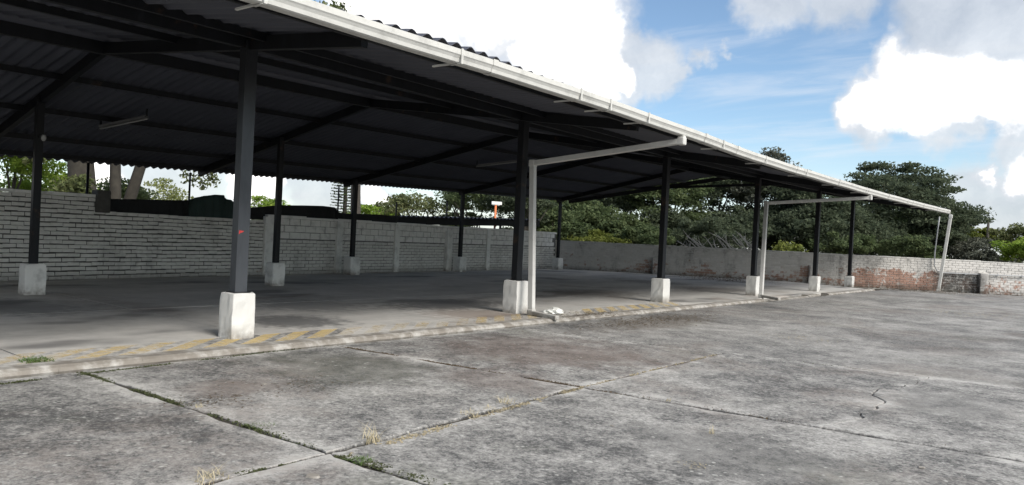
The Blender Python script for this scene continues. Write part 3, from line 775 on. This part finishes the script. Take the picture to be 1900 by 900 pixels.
cloth('tarpaulin', [(350, 371), (362, 367), (378, 363.5), (400, 361), (415, 362), (419, 369), (430, 371), (440, 379), (452, 380)], 1.62, 'dark green tarpaulin heaped in a hump above the brick wall', M['green'], -.15)
cloth('dark_sheeting', [(446, 386), (480, 384), (520, 381), (560, 381), (600, 382), (622, 385), (628, 394), (640, 396), (700, 398), (740, 401)], 1.72, 'long black sheeting sagging above the wall between two thin posts', M['cloth'], -.13)
def post(x, ytop, ybot_z, label, r=.03, off=-.28, name='thin_post'):
    p = onplane(x, ytop, 1, .125, -19.2+off)
    mb = MB(); mb.tube([(p[0], p[1], -.14), (p[0], p[1], p[2])], r, 8); o = mb.build(name, M['steel'], smooth=True)
    mb = MB(); mb.box((p[0], p[1], p[2]+.01), (r*2.6, r*2.6, .02)); mb.build('post_cap', M['steel'], o)
    return tag(o, label, 'post', 'thin dark posts standing behind the rear wall')
post(164, 303, 0, 'dark post in front of the thick tree trunk behind the wall', .035)
post(353, 322, 0, 'dark post at the edge of the green tarpaulin hump', .03)
post(629, 345, 0, 'dark post beside the tiered conifer', .028)
post(736, 376, 0, 'short dark post where black sheeting meets the corrugated lean-to roof', .03)
post(830, 374, 0, 'short dark post rising through the corrugated lean-to roof', .03)
# neighbour's lean-to
nb = empty('lean_to_roof', (*rwp(27), 1.7)); tag(nb, 'dark corrugated lean-to roof with wavy edge, just behind the pilaster wall', 'roof')
a = onplane(738, 401, 1, .125, -19.45); b = onplane(1001, 408, 1, .125, -19.45)
for q in range(12):
    A = lerp(a, b, q/12); B = lerp(a, b, (q+1)/12); n = 24; V = []; F = []
    for k in range(n+1):
        P = lerp(A, B, k/n); o = .035*math.cos(2*math.pi*3*k/n)
        V += [(P[0]+.05, P[1], P[2]+o), (P[0]-2.6, P[1]-.3, P[2]+o-.35), (P[0]+.05, P[1], P[2]+o+.01), (P[0]-2.6, P[1]-.3, P[2]+o-.34)]
    for k in range(n):
        F += [(4*k, 4*k+4, 4*k+5, 4*k+1), (4*k+2, 4*k+3, 4*k+7, 4*k+6), (4*k, 4*k+2, 4*k+6, 4*k+4)]
    mb = MB(); mb.add(V, F); mb.build('roof_sheet', M['sheet'], nb)
mb = MB(); mb.beam((a[0], a[1], a[2]-.18), (b[0], b[1], b[2]-.20), .06, .28); mb.build('fascia', M['cloth'], nb)
for t in (.02, .36, .68, .98):
    P = lerp(a, b, t); mb = MB(); mb.beam((P[0]-.1, P[1], -.14), (P[0]-.1, P[1], P[2]-.06), .08, .08, (1, 0, 0)); mb.build('post', M['steel'], nb)
# basketball style board on an orange pole
bp = onplane(919, 398, 1, .125, -21.5); bt_ = onplane(922, 378, 1, .125, -21.5)
bd = empty('board_on_pole', (bp[0], bp[1], -.14)); tag(bd, 'small white board on an orange pole, rising behind the lean-to roof', 'board')
mb = MB(); mb.tube([(bp[0], bp[1], -.14), (bp[0], bp[1], bt_[2]-.05)], .055, 10); mb.build('pole', M['orange'], bd, smooth=True)
mb = MB(); mb.box((bp[0]+.06, bp[1], bt_[2]+.02), (.05, .56, .16), -.5); mb.build('board', M['whiteb'], bd, bevel=.01)
mb = MB(); mb.tube([(bp[0]-.10, bp[1]-.14, bt_[2]-.09), (bp[0]+.14, bp[1]+.14, bt_[2]-.09)], .02, 6); mb.build('crossbar', M['deadwood'], bd)

# ------------------------------------------------------------------ trees
NPR = np.random.default_rng(4)
def leaves(name, mat, parent, cl, per, size, flat=.45, droop=0.0, rng=None):
    """cl: rows of (x,y,z,rx,rz); `per` leaves about each"""
    rng = rng or NPR; cl = np.array(cl, float)
    if size > .1: per = int(per*1.7); size = size*.72
    n = len(cl)*per
    idx = np.repeat(np.arange(len(cl)), per)
    u = rng.normal(size=(n, 3)); u /= np.linalg.norm(u, axis=1)[:, None]; rad = rng.random(n)**.45
    c = cl[idx, :3]+u*rad[:, None]*np.c_[cl[idx, 3], cl[idx, 3], cl[idx, 4]]
    nm = rng.normal(size=(n, 3))*.75; nm[:, 2] += 1.0*(1-flat)+.35; nm /= np.linalg.norm(nm, axis=1)[:, None]
    tg = rng.normal(size=(n, 3)); tg[:, 2] -= droop; tg -= nm*(tg*nm).sum(1)[:, None]; tg /= np.linalg.norm(tg, axis=1)[:, None]
    bt = np.cross(nm, tg); s = size*(.6+.8*rng.random(n))[:, None]
    V = np.empty((n, 4, 3)); V[:, 0] = c-tg*s; V[:, 1] = c+bt*s*.5; V[:, 2] = c+tg*s; V[:, 3] = c-bt*s*.5
    me = bpy.data.meshes.new(name); me.vertices.add(n*4); me.vertices.foreach_set('co', V.ravel().astype(np.float32))
    me.loops.add(n*4); me.loops.foreach_set('vertex_index', np.arange(n*4, dtype=np.int32))
    me.polygons.add(n); me.polygons.foreach_set('loop_start', np.arange(0, n*4, 4, dtype=np.int32)); me.update(calc_edges=True)
    return link(name, me, mat, parent)
def limb(mb, a, b, r0, r1, seed, bend=.12, n=6):
    r = random.Random(seed); a = Vector(a); b = Vector(b); L = (b-a).length; pts = []; rr = []
    o1 = Vector((r.uniform(-1, 1), r.uniform(-1, 1), r.uniform(-.3, .6)))*L*bend
    for i in range(n+1):
        t = i/n; pts.append(a.lerp(b, t)+o1*math.sin(math.pi*t)+Vector((r.uniform(-1, 1), r.uniform(-1, 1), 0))*L*.012); rr.append(r0+(r1-r0)*t)
    mb.tube(pts, rr, 8); return pts
def tree(label, base, h, cl_fn, mat, per=90, size=.2, trunk=.22, bark='darkbark', fork=.35, name='tree', group=None, cat='tree', flat=.45, seed=0, nb=9, droop=0.0):
    base = (float(base[0]), float(base[1]), -.14)
    t = empty(name, base); tag(t, label, cat, group)
    rng = np.random.default_rng(100+seed); cl = cl_fn(rng)
    mb = MB(); top = (base[0]+random.uniform(-.2, .2), base[1], h*fork)
    limb(mb, base, top, trunk*1.15, trunk*.8, seed, .05)
    tgt = [cl[i] for i in np.linspace(0, len(cl)-1, nb).astype(int)]
    for i, c in enumerate(tgt): limb(mb, top, c[:3], trunk*.45, trunk*.08, seed*31+i, .12)
    mb.build('trunk', M[bark], t, smooth=True)
    leaves('crown', mat, t, cl, per, size, flat, droop, rng)
    return t
def dome(c, R, Hh, n, cr, fl=.45, lo=.15):
    """clumps spread through a rounded crown, denser near its skin"""
    def f(rng):
        out = []
        for _ in range(n):
            u = rng.normal(size=3); u /= np.linalg.norm(u); u[2] = abs(u[2]) if rng.random() < .72 else u[2]
            r = (lo+(1-lo)*rng.random()**.4)
            k = cr*(.6+.8*rng.random()); out.append((c[0]+u[0]*R*r, c[1]+u[1]*R*r, c[2]+u[2]*Hh*r, k, k*fl))
        return out
    return f
def umbrella(c, R, Hh, n, cr):
    """spreading crown in flat shelves"""
    def f(rng):
        out = []
        for _ in range(n):
            a = rng.random()*2*math.pi; r = R*rng.random()**.55; lay = rng.random()
            z = c[2]+Hh*(1-(r/R)**2*.75)*(.35+.65*lay)-.5*(1-lay); k = cr*(.6+.8*rng.random())
            out.append((c[0]+math.cos(a)*r, c[1]+math.sin(a)*r, z, k, k*.26))
        return out
    return f
def P3(x, y, D): return atd(x, y, D)
# the spreading tree over the end wall
p = P3(1652, 420, 56)
tree('big spreading dark tree with flat layered crown above the shed\'s far corner', p, 5.5, umbrella((p[0], p[1], 3.6), 5.8, 5.0, 175, 1.15), M['l_dark'], 110, .17, .34, fork=.42, name='spreading_tree', seed=1, nb=14)
pl_ = P3(1600, 440, 53)
tree('dark bushy tree under the spreading crown, behind the end wall', pl_, 2.6, dome((pl_[0], pl_[1], 2.3), 3.4, 1.8, 80, .75), M['l_dark'], 110, .16, .14, seed=2)
pl_ = P3(1790, 455, 52)
tree('grey green shrubby tree behind the wall beside the utility pole', pl_, 2.0, dome((pl_[0], pl_[1], 1.6), 2.9, 1.3, 60, .65), M['l_grey'], 110, .14, .10, seed=3)
specs = [  # x, y(centre), D, R, Hh, mat, label
    (1040, 420, 50, 2.7, 2.4, 'l_mid', 'mid green tree behind the corner where the two walls meet'),
    (1130, 385, 54, 3.3, 3.0, 'l_dark', 'dense dark tree standing behind the yellow green bush'),
    (1225, 375, 52, 3.2, 3.6, 'l_mid', 'leafy green tree with dark forked trunk over the end wall'),
    (1335, 372, 55, 3.8, 3.75, 'l_dark', 'tallest dark tree, its top showing above the gutter'),
    (1430, 375, 53, 2.8, 3.4, 'l_grey', 'thin greyish tree with sky showing through its crown'),
    (1505, 400, 50, 2.8, 2.8, 'l_dark', 'dark tree between the grey tree and the spreading tree'),
]
for i, (x, y, Dd, R, Hh, mt, lb) in enumerate(specs):
    c = P3(x, y, Dd)
    tree(lb, c, max(3, c[2]), dome((c[0], c[1], c[2]), R, Hh, 100 if mt != 'l_grey' else 62, .85, .5), M[mt], 105, .16, .20, seed=10+i, group=None)
def bush(label, x, y, Dd, R, Hh, mt, n=34, seed=0, size=.12, per=100, cr=.5):
    c = P3(x, y, Dd)
    tree(label, c, max(.6, c[2]), dome((c[0], c[1], c[2]), R, Hh, n, cr, .55, .1), M[mt], per, size, .07, name='bush', cat='bush', seed=40+seed, nb=6, fork=.3)
bush('bright yellow green bush over the end wall near the corner column', 1110, 455, 44, 1.7, .75, 'l_yellow', 34, 1)
bush('dull green bush filling the corner behind both walls', 1030, 450, 45, 1.2, .8, 'l_olive', 26, 2)
bush('dark green bush below the forked trunk tree', 1200, 452, 44, 1.9, 1.0, 'l_mid', 40, 3)
bush('dark tangled bush under the bleached dead branches', 1330, 445, 46, 2.6, 1.3, 'l_dark', 60, 4, .13)
bush('small yellow green bush glowing below the grey tree', 1465, 472, 44, .9, .5, 'l_yellow', 16, 5, .10)
bush('dark green bush hugging the wall by the far columns', 1560, 462, 46, 1.9, 1.0, 'l_mid', 40, 6)
bush('low green bush above the wall behind the hanging conduit', 1690, 468, 47, 2.2, .9, 'l_mid', 44, 7)
bush('yellow green bush just past the spreading tree', 1800, 448, 62, 1.9, 1.3, 'l_yellow', 36, 8, .16)
bush('wide light green bush at the end of the low wall', 1895, 455, 56, 2.1, 1.8, 'l_olive', 52, 9, .15)
bush('yellow green bush drooping over the end wall top', 1905, 470, 47, 1.7, .9, 'l_light', 40, 10, .13)
for k, (x, Dd, mt) in enumerate([(1015, 46, 'l_mid'), (1075, 52, 'l_dark'), (1150, 49, 'l_mid'), (1240, 50, 'l_dark'), (1300, 52, 'l_mid'), (1370, 49, 'l_dark'), (1425, 52, 'l_grey'), (1500, 48, 'l_dark'), (1580, 51, 'l_dark'), (1650, 54, 'l_mid'), (1730, 52, 'l_dark')]):
    c = P3(x, 440, Dd)
    tree(['shrub behind the wall corner', 'dark shrub under the dense dark tree', 'shrub beside the yellow green bush', 'dark shrub around the forked trunk', 'green shrub between the forked trunk and the dead branches', 'dark shrub behind the dead branches', 'greyish shrub under the thin grey tree', 'dark shrub between the small yellow bush and the last columns', 'dark shrub behind the last front columns', 'shrub filling under the spreading tree', 'dark shrub behind the leaning downpipe'][k]+', part of the far thicket', c, 2.4, dome((c[0], c[1], c[2]-.1), 2.3, 2.0, 70, .7, .5, .05), M[mt], 110, .15, .10, seed=140+k, name='shrub', cat='shrub')
# trees beyond the rear wall
c = P3(10, 330, 31); tree('bright light green tree beyond the tall wall', c, 3.5, dome((c[0], c[1], c[2]+.5), 1.9, 2.1, 60, .7), M['l_light'], 120, .11, .16, seed=60)
c = P3(100, 350, 34); tree('low leafy green tree behind the first inner column', c, 2.0, dome((c[0], c[1], c[2]-.2), 1.9, .85, 50, .55), M['l_light'], 110, .09, .12, seed=61)
c = P3(290, 352, 40); tree('pale yellow green tree between the leaning trunk and the tarpaulin', c, 2.4, umbrella((c[0], c[1], 2.2), 2.4, 1.5, 46, .6), M['l_pale'], 80, .085, .12, seed=62)
c = P3(225, 362, 32); tree('dark leafy undergrowth around the grey trunks', c, 1.5, dome((c[0], c[1], c[2]-.1), 1.0, .75, 26, .45), M['l_mid'], 90, .08, .07, seed=63, name='bush', cat='bush')
c = P3(140, 352, 24.6); tree('sparse leafy sapling in front of the thickest grey trunk', c, 1.5, dome((c[0], c[1], c[2]-.2), .75, .75, 22, .32), M['l_olive'], 55, .07, .05, seed=71, name='sapling')
# the big tree of three trunks with its crown above the shed roof
b0 = P3(150, 340, 26)
bt3 = empty('triple_trunk_tree', (b0[0], b0[1], -.14)); tag(bt3, 'thick grey tree of three trunks rising behind the tall wall', 'tree')
mb = MB(); trunks = []
for (x0, x1, D0, r) in ((154, 150, 26, .44), (214, 214, 26.5, .19), (240, 262, 27, .20)):
    A = P3(x0, 372, D0); B = P3(x1, 305, D0); d = (B-A)/(B[2]-A[2]); lo = A+d*(-.14-A[2]); hi = A+d*(6.0-A[2])
    if x0 == 240: lo = np.array([lo[0], lo[1], -.14])
    mb.tube([tuple(lo), tuple(A+d*(1.5-A[2])), tuple(A+d*(2.5-A[2])), tuple(A+d*(3.5-A[2])), tuple(hi)], [r*1.2, r*1.02, r*.97, r*.9, r*.6], 14); trunks.append(hi)
mb.build('trunk', M['bark'], bt3, smooth=True)
rng = np.random.default_rng(9); cl = []
for hi in trunks:
    cl += dome((hi[0], hi[1], 6.6), 3.4, 1.6, 36, .9, .5)(rng)
leaves('crown', M['l_mid'], bt3, cl, 90, .15, .4, 0, rng)
mb = MB(); tw = []                                                   # leafy boughs hanging below the roof edge
for k, (x, y, D0) in enumerate([(345, 330, 25.5), (362, 335, 25.5), (375, 343, 25.5), (385, 330, 25.5), (398, 338, 25.5), (368, 322, 25.5), (392, 322, 25.5), (60, 297, 25), (78, 297, 25), (50, 299, 25)]):
    q = P3(x, y, D0); limb(mb, (q[0]-.6, q[1]-.5, q[2]+2.2), tuple(q), .03, .008, 90+k, .1); tw.append((q[0], q[1], q[2], .20, .26) if k < 7 else (q[0], q[1], q[2], .12, .10))
mb.build('hanging_twig', M['bark'], bt3)
leaves('hanging_leaves', M['l_olive'], bt3, tw, 34, .075, .9, 1.3, rng)
# tree top showing over the roof edge
c = P3(600, 12, 33); bq = P3(656, 380, 33); tree('tall tree whose top leaves peep over the gutter', (bq[0], bq[1]), 8, dome((c[0], c[1], c[2]-1.6), 1.9, 1.75, 46, .5), M['l_olive'], 70, .10, .22, seed=64, fork=.7)
# tiered conifer
c = P3(640, 380, 42); con = empty('tiered_conifer', (c[0], c[1], -.14)); tag(con, 'slim conifer with flat tiers of branches behind the black sheeting', 'tree')
mb = MB(); mb.tube([(c[0], c[1], -.14), (c[0], c[1], 5), (c[0], c[1], 8.2)], [.14, .09, .02], 8)
cl = []
for k in range(44):
    z = 1.2+k*.155; R = .72*(1-(z/9)**2)+.12
    for q in range(7):
        a = q*2*math.pi/7+k*.4; e = (c[0]+math.cos(a)*R, c[1]+math.sin(a)*R, z+.06); mb.tube([(c[0], c[1], z), e], [.018, .006], 4, False)
        for s_ in (.35, .6, .85, 1.0): cl.append((c[0]+math.cos(a)*R*s_, c[1]+math.sin(a)*R*s_, z+.05*s_, .10, .03))
mb.build('trunk', M['darkbark'], con); leaves('crown', M['l_mid'], con, cl, 6, .055, .1, 0, rng)
c = P3(480, 378, 70); tree('far rounded bright green tree between the red daubed column and the next inner column', c, 2, dome((c[0], c[1], c[2]-.4), 2.2, 1.2, 26, .8), M['l_light'], 60, .18, .15, seed=65)
c = P3(695, 398, 60); tree('far light green tree between the tiered conifer and the wispy olive tree', c, 2, dome((c[0], c[1], c[2]-.1), 1.9, .85, 26, .7), M['l_light'], 70, .15, .12, seed=66)
c = P3(770, 392, 48); tree('wispy olive tree with bare twigs above the lean-to roof', c, 2.6, dome((c[0], c[1], c[2]-.1), 2.5, 1.15, 62, .6), M['l_olive'], 60, .10, .12, seed=67, nb=22)
c = P3(885, 385, 46); tree('dark green tree behind the small white board', c, 2.8, dome((c[0], c[1], c[2]), 2.6, 1.6, 62, .65), M['l_mid'], 100, .12, .16, seed=68)
c = P3(965, 385, 44); tree('dark tree behind the second white footing\'s downpipe', c, 2.8, dome((c[0], c[1], c[2]), 1.9, 1.7, 50, .65), M['l_dark'], 100, .12, .16, seed=69)
c = P3(843, 375, 52); tree('pointed dark conifer beside the wispy olive tree', c, 2.6, dome((c[0], c[1], c[2]-.5), .8, 1.9, 28, .45), M['l_mid'], 100, .10, .1, seed=70)
# dead branches over the end wall
db = empty('dead_branches', tuple(onend(1330, 460))); tag(db, 'bleached bare branches heaped over the top of the end wall', 'branches')
random.seed(12); mb = MB()
for k in range(22):
    x = 1275+k*6.2+random.uniform(-6, 6); a = onend(x+random.uniform(-2, 30), 463+random.uniform(-2, 6)); d = random.uniform(18, 52)
    b = onend(x-d*.55, 463-d*.72)
    A = Vector(a)+Vector((.0, -.06, 0)); Bv = Vector(b)+Vector((random.uniform(-.4, .2), random.uniform(.2, .9), 0)); 
    pts = limb(mb, A, Bv, .032, .011, 200+k, .13)
    for q in (2, 3, 4): 
        e = Vector(pts[q])+Vector((random.uniform(-.4, .4), random.uniform(-.1, .3), random.uniform(.0, .45))); mb.tube([pts[q], e], [.010, .004], 5, False)
mb.build('branch_tangle', M['deadwood'], db)['kind'] = 'stuff'

# ------------------------------------------------------------------ small things
up_ = onend(1832, 412); up_ = P3(1834, 412, 60)
pole = empty('utility_pole', (up_[0], up_[1], -.14)); tag(pole, 'slim dark utility pole among the bushes past the end wall', 'pole')
mb = MB(); mb.tube([(up_[0], up_[1], -.14), (up_[0], up_[1], up_[2]+.15)], [.13, .09], 10); mb.build('shaft', M['darkbark'], pole, smooth=True)
mb = MB(); mb.beam((up_[0]-.2, up_[1]-.1, up_[2]), (up_[0]+.35, up_[1]+.2, up_[2]+.05), .06, .06); mb.build('crossarm', M['darkbark'], pole)
cd = [onend(1742, 402), onend(1738, 430), onend(1733, 470), onend(1732, 492), onend(1737, 502), onend(1748, 506), onend(1780, 507.5), onend(1840, 510), onend(1910, 513)]
cd = [(q[0]+.05, q[1]-.09, q[2]) for q in cd]
mb = MB(); mb.tube(cd, .028, 8)
o = mb.build('conduit', M['grey_pipe'], smooth=True); tag(o, 'grey conduit hanging beside the leaning downpipe and running along the wall', 'conduit')
for x in (1790, 1850, 1895):
    q = onend(x, 508+(x-1790)*.045); mb = MB(); mb.box((q[0]+.04, q[1]-.06, q[2]), (.06, .10, .09), math.atan2(ue.y, ue.x)); mb.build('clip', M['grey_pipe'], o)
def lamp(x0, y0, x1, y1, zoff, label):
    # tube light fixed under the rear slope: find where the two sight lines meet the slope
    pts = []
    for x, y in ((x0, y0), (x1, y1)):
        d = ray(x, y); best = None
        for Dd in np.arange(6, 40, .02):
            P = CAMP+d*Dd
            if P[0] < -14.3 and P[2] >= rear_z(P[0], P[1])-.20: best = P; break
        pts.append(best)
    if any(b is None for b in pts): return
    a, b = pts; t = empty('tube_light', tuple((a+b)/2)); tag(t, label, 'lamp', 'tube lights under the shed roof')
    mb = MB(); mb.beam(tuple(a), tuple(b), .16, .05); mb.build('housing', M['tube'], t)
    for s_ in (-.04, .04):
        mb = MB(); mb.tube([tuple(a+np.array([s_, 0, -.045])), tuple(b+np.array([s_, 0, -.045]))], .016, 8); mb.build('tube', M['bulb'], t, smooth=True)
    for q in (a, b):
        mb = MB(); mb.box((q[0], q[1], q[2]+.10), (.03, .03, .16)); mb.build('hanger', M['steel'], t)
lamp(187, 235, 272, 217, 0, 'unlit tube light under the roof near the first inner column')
lamp(885, 307, 968, 297, 0, 'unlit tube light under the roof behind the column with the long downpipe')
bl = onplane(81, 256, 0, 1, 5.82)
t = empty('bulb_holder', tuple(bl)); tag(t, 'small pale bulb holder fixed to the first inner column', 'lamp')
mb = MB(); mb.tube([(bl[0], bl[1], bl[2]+.06), (bl[0], bl[1], bl[2]+.03), (bl[0], bl[1], bl[2]-.02), (bl[0], bl[1], bl[2]-.06)], [.03, .045, .045, .02], 10); mb.build('bulb', M['bulb'], t, smooth=True)
mb = MB(); mb.beam((bl[0], bl[1], bl[2]+.05), (MC[1][0], MC[1][1], bl[2]+.05), .03, .03); mb.build('bracket', M['steel'], t)
# crumpled white plastic by the downpipe foot
c = onz(1024, 582, .0); rng_ = random.Random(3); V = []; F = []; nu, nv = 18, 8
for i in range(nv+1):
    f = i/nv
    for k in range(nu):
        a = 2*math.pi*k/nu; r_ = (.22 if math.cos(a-.6) > 0 else .18)*math.cos(f*math.pi/2)**.7*(1+.16*math.sin(k*2.6+i*1.3)+rng_.uniform(-.07, .07))
        V.append((c[0]+r_*math.cos(a)*1.15, c[1]+r_*math.sin(a)*.8, .012+.10*math.sin(f*math.pi/2)*(1+.30*math.sin(a+1)+rng_.uniform(-.05, .05))))
for i in range(nv):
    for k in range(nu): F.append((i*nu+k, i*nu+(k+1) % nu, (i+1)*nu+(k+1) % nu, (i+1)*nu+k))
F.append(tuple(nv*nu+k for k in range(nu))); F.append(tuple(range(nu-1, -1, -1)))
mb = MB(); mb.add(V, F); tag(mb.build('plastic_bag', M['plastic']), 'crumpled white plastic bag at the foot of the long downpipe', 'bag')
# grass tufts in the joints
def tuft(x, y, label, n=26, hgt=.22, spread=.10, mat='dry', z=YZ-.02, seed=0, name='grass_tuft', group=None, lean=.6):
    r = random.Random(seed); p = onz(x, y, z); mb = MB(); n = int(n*1.8); lean = lean*1.15
    for k in range(n):
        a = r.uniform(0, 2*math.pi); L = hgt*r.uniform(.35, 1.0); l = r.uniform(.1, lean)*L; wd = r.uniform(.002, .0046)*(1.4 if mat == 'grass' else 1)
        gx_ = max(-1.2, min(1.2, r.gauss(0, 1))); gy_ = max(-1.2, min(1.2, r.gauss(0, 1))); bx, by = p[0]+gx_*spread*.5, p[1]+gy_*spread*.5; dx, dy = math.cos(a), math.sin(a)
        V = []
        for q in range(4):
            f = q/3; cx, cy, cz = bx+dx*l*f**1.7, by+dy*l*f**1.7, z+L*(f-.28*f*f*lean); ww = wd*(1-f*.85)
            V += [(cx-dy*ww, cy+dx*ww, cz), (cx+dy*ww, cy-dx*ww, cz)]
        mb.add(V, [(2*q, 2*q+1, 2*q+3, 2*q+2) for q in range(3)])
    return tag(mb.build(name, M[mat]), label, 'grass', group)
tuft(385, 893, 'straw coloured dry grass tuft in the joint before the joint crossing', 46, .13, .16, seed=1, lean=1.2)
tuft(690, 822, 'tallest dry grass tuft beside the joint crossing', 30, .20, .10, seed=2, lean=1.1)
tuft(938, 752, 'dry grass tuft with one long thin stalk in the joint', 30, .16, .10, seed=3, lean=1.1)
tuft(905, 762, 'low dry grass tuft next to the long stalked one', 30, .08, .12, seed=4, lean=1.2)
tuft(872, 772, 'short dry grass tuft midway along the joint', 30, .10, .12, seed=5, lean=1.2)
tuft(1000, 740, 'flattened dry grass tuft where the joint darkens', 30, .06, .12, seed=6, lean=1.4)
tuft(485, 794, 'small bright green grass tuft in the mossy joint', 130, .055, .13, 'grass', seed=7, lean=1.3)
tuft(672, 858, 'small bright green grass tuft touching the joint crossing', 120, .06, .10, 'grass', seed=8, lean=1.3)
tuft(66, 672, 'green grass patch growing in the shed floor joint', 170, .09, .22, 'grass', z=-.01, seed=9, lean=1.3)
tuft(370, 760, 'tiny dry grass tuft on the slab edge of the mossy joint', 18, .09, .05, seed=10)
tuft(560, 820, 'green yellow weed patch in the joint', 60, .04, .12, 'grass', seed=11, lean=1.4)
tuft(1320, 808, 'single thin dry weed in the long joint', 10, .12, .03, seed=12)
tuft(1240, 748, 'tiny dry weed near the middle of the long joint', 10, .08, .03, seed=13)
# moss and litter lying in the joints: one body per joint line, uncountable
def strip(name, px0, px1, mat, label, n=500, wd=.035, hh=.018, seed=0, z=YZ-.022, dens=None, size=.011):
    r = random.Random(seed); n = n*3; a = onz(*px0, z); b = onz(*px1, z); mb = MB(); d = Vector(b-a); L = d.length; d.normalize(); s_ = Vector((-d.y, d.x, 0))
    for k in range(n):
        t = r.random()
        if math.sin(t*17+seed)+math.sin(t*41+seed*2)*.6+r.uniform(-.6, .9) < 0: continue
        P = Vector(a)+d*(t*L)+s_*r.gauss(0, wd); P.z = z+r.uniform(0, hh); k_ = size*r.uniform(.4, 1.5)
        ax = Vector((r.gauss(0, 1), r.gauss(0, 1), r.gauss(0, .6))).normalized(); bx = ax.cross(Vector((r.gauss(0, .4), r.gauss(0, .4), 1))).normalized()
        u = ax.cross(bx)*k_*.45
        mb.add([P-ax*k_, P+bx*k_*.7, P+ax*k_, P-bx*k_*.7, P+u], [(0, 1, 4), (1, 2, 4), (2, 3, 4), (3, 0, 4)])
    o = mb.build(name, M[mat]); return tag(o, label, None, None, 'stuff')
strip('moss', (150, 692), (640, 848), 'moss', 'moss and dirt packed into the joint running from the kerb', 1100, .030, seed=1, z=YZ-.012, hh=.014)
strip('moss', (640, 848), (830, 905), 'moss', 'dark moss in the short joint past the crossing', 500, .028, seed=2, z=YZ-.012, hh=.012)
strip('moss', (390, 890), (640, 848), 'moss', 'moss in the joint before the crossing', 500, .022, seed=3, z=YZ-.014, hh=.012)
strip('straw', (640, 848), (1080, 720), 'straw', 'dry straw and roots in the long joint between slabs', 750, .024, seed=4, z=YZ-.010, hh=.016)
strip('moss', (620, 642), (1080, 720), 'litter', 'brown litter in the joint behind the first slab row', 1300, .022, seed=5, z=YZ-.012, hh=.014)
strip('moss', (1080, 720), (1900, 855), 'litter', 'brown litter in the long joint across the yard', 1300, .016, seed=6, z=YZ-.016, hh=.010, size=.014)
strip('moss', (1080, 720), (1340, 656), 'straw', 'pale dust and straw in the far longitudinal joint', 300, .022, seed=7, z=YZ-.012, hh=.010, size=.015)
strip('moss', (1060, 621), (1700, 698), 'moss', 'moss in the far joint before the smooth pavement', 900, .022, seed=8, z=YZ-.014, hh=.012)
strip('moss', (0, 714), (620, 640), 'moss', 'moss along the foot of the kerb', 900, .018, seed=9, z=YZ-.006, hh=.012, size=.013)
def patch(px, rx, ry, mat, label, n=300, seed=0, z=YZ, size=.03, name='litter', hh=.012):
    r = random.Random(seed); c = onz(*px, z); mb = MB()
    for k in range(n):
        P = Vector((c[0]+r.gauss(0, rx), c[1]+r.gauss(0, ry), z+.004+abs(r.gauss(0, hh)))); k_ = size*r.uniform(.4, 1.4)
        a = r.uniform(0, 6.28); ax = Vector((math.cos(a), math.sin(a), r.uniform(-.2, .2))); bx = Vector((-ax.y, ax.x, r.uniform(-.3, .3)))
        mb.add([P-ax*k_, P+bx*k_*.35, P+ax*k_, P-bx*k_*.35], [(0, 1, 2, 3)])
    return tag(mb.build(name, M[mat]), label, None, None, 'stuff')
patch((1490, 629), .38, .30, 'straw', 'scattered straw on the smooth yard', 300, 1, size=.018)
patch((1800, 583), .8, .7, 'straw', 'thin straw scattered far across the yard', 320, 2, size=.03)
patch((1215, 594), .35, 1.5, 'litter', 'brown leaf litter beside the kerb', 1300, 3, size=.032)
patch((1345, 521), 1.0, .5, 'litter', 'dark heap of dead leaves at the foot of the end wall', 1600, 4, z=.0, size=.05, hh=.10)
patch((1690, 540), 1.6, .5, 'litter', 'dark leaf litter along the foot of the end wall', 1400, 5, size=.05, hh=.06)
patch((1095, 583), .25, .7, 'litter', 'brown litter on the floor behind the downpipe foot', 600, 6, z=.006, size=.03)
patch((1290, 866), .05, .05, 'straw', 'little ball of dry straw on the front slab', 60, 7, size=.014)
patch((560, 712), .25, .30, 'litter', 'reddish debris on the weathered slab', 160, 8, size=.018, hh=.004)
patch((400, 745), .16, .22, 'litter', 'reddish crumbs at the edge of the mossy joint', 260, 9, size=.016, hh=.004)
# loose concrete chips on the slabs
random.seed(17)
for k, (x, y, s_) in enumerate([(580, 886, .055), (490, 713, .03), (1710, 868, .03), (1135, 790, .02)]):
    p = onz(x, y, YZ); V = []; n = 9
    for q in range(n):
        a = 2*math.pi*q/n; r_ = s_*random.uniform(.7, 1.2); V.append((p[0]+r_*math.cos(a), p[1]+r_*math.sin(a)*.8, YZ+.001))
    V += [(v[0]*.8+p[0]*.2, v[1]*.8+p[1]*.2, YZ+s_*.3) for v in V]
    mb = MB(); mb.add(V, [tuple(range(n-1, -1, -1)), tuple(range(n, 2*n))]+[(q, (q+1) % n, n+(q+1) % n, n+q) for q in range(n)])
    tag(mb.build('concrete_chip', M['kerb']), ['largest pale concrete chip, beside the joint crossing', 'pale concrete chip on the slab near the kerb', 'pale concrete chip near the long joint\'s far end', 'tiny pale concrete chip on the middle slab'][k], 'stone')
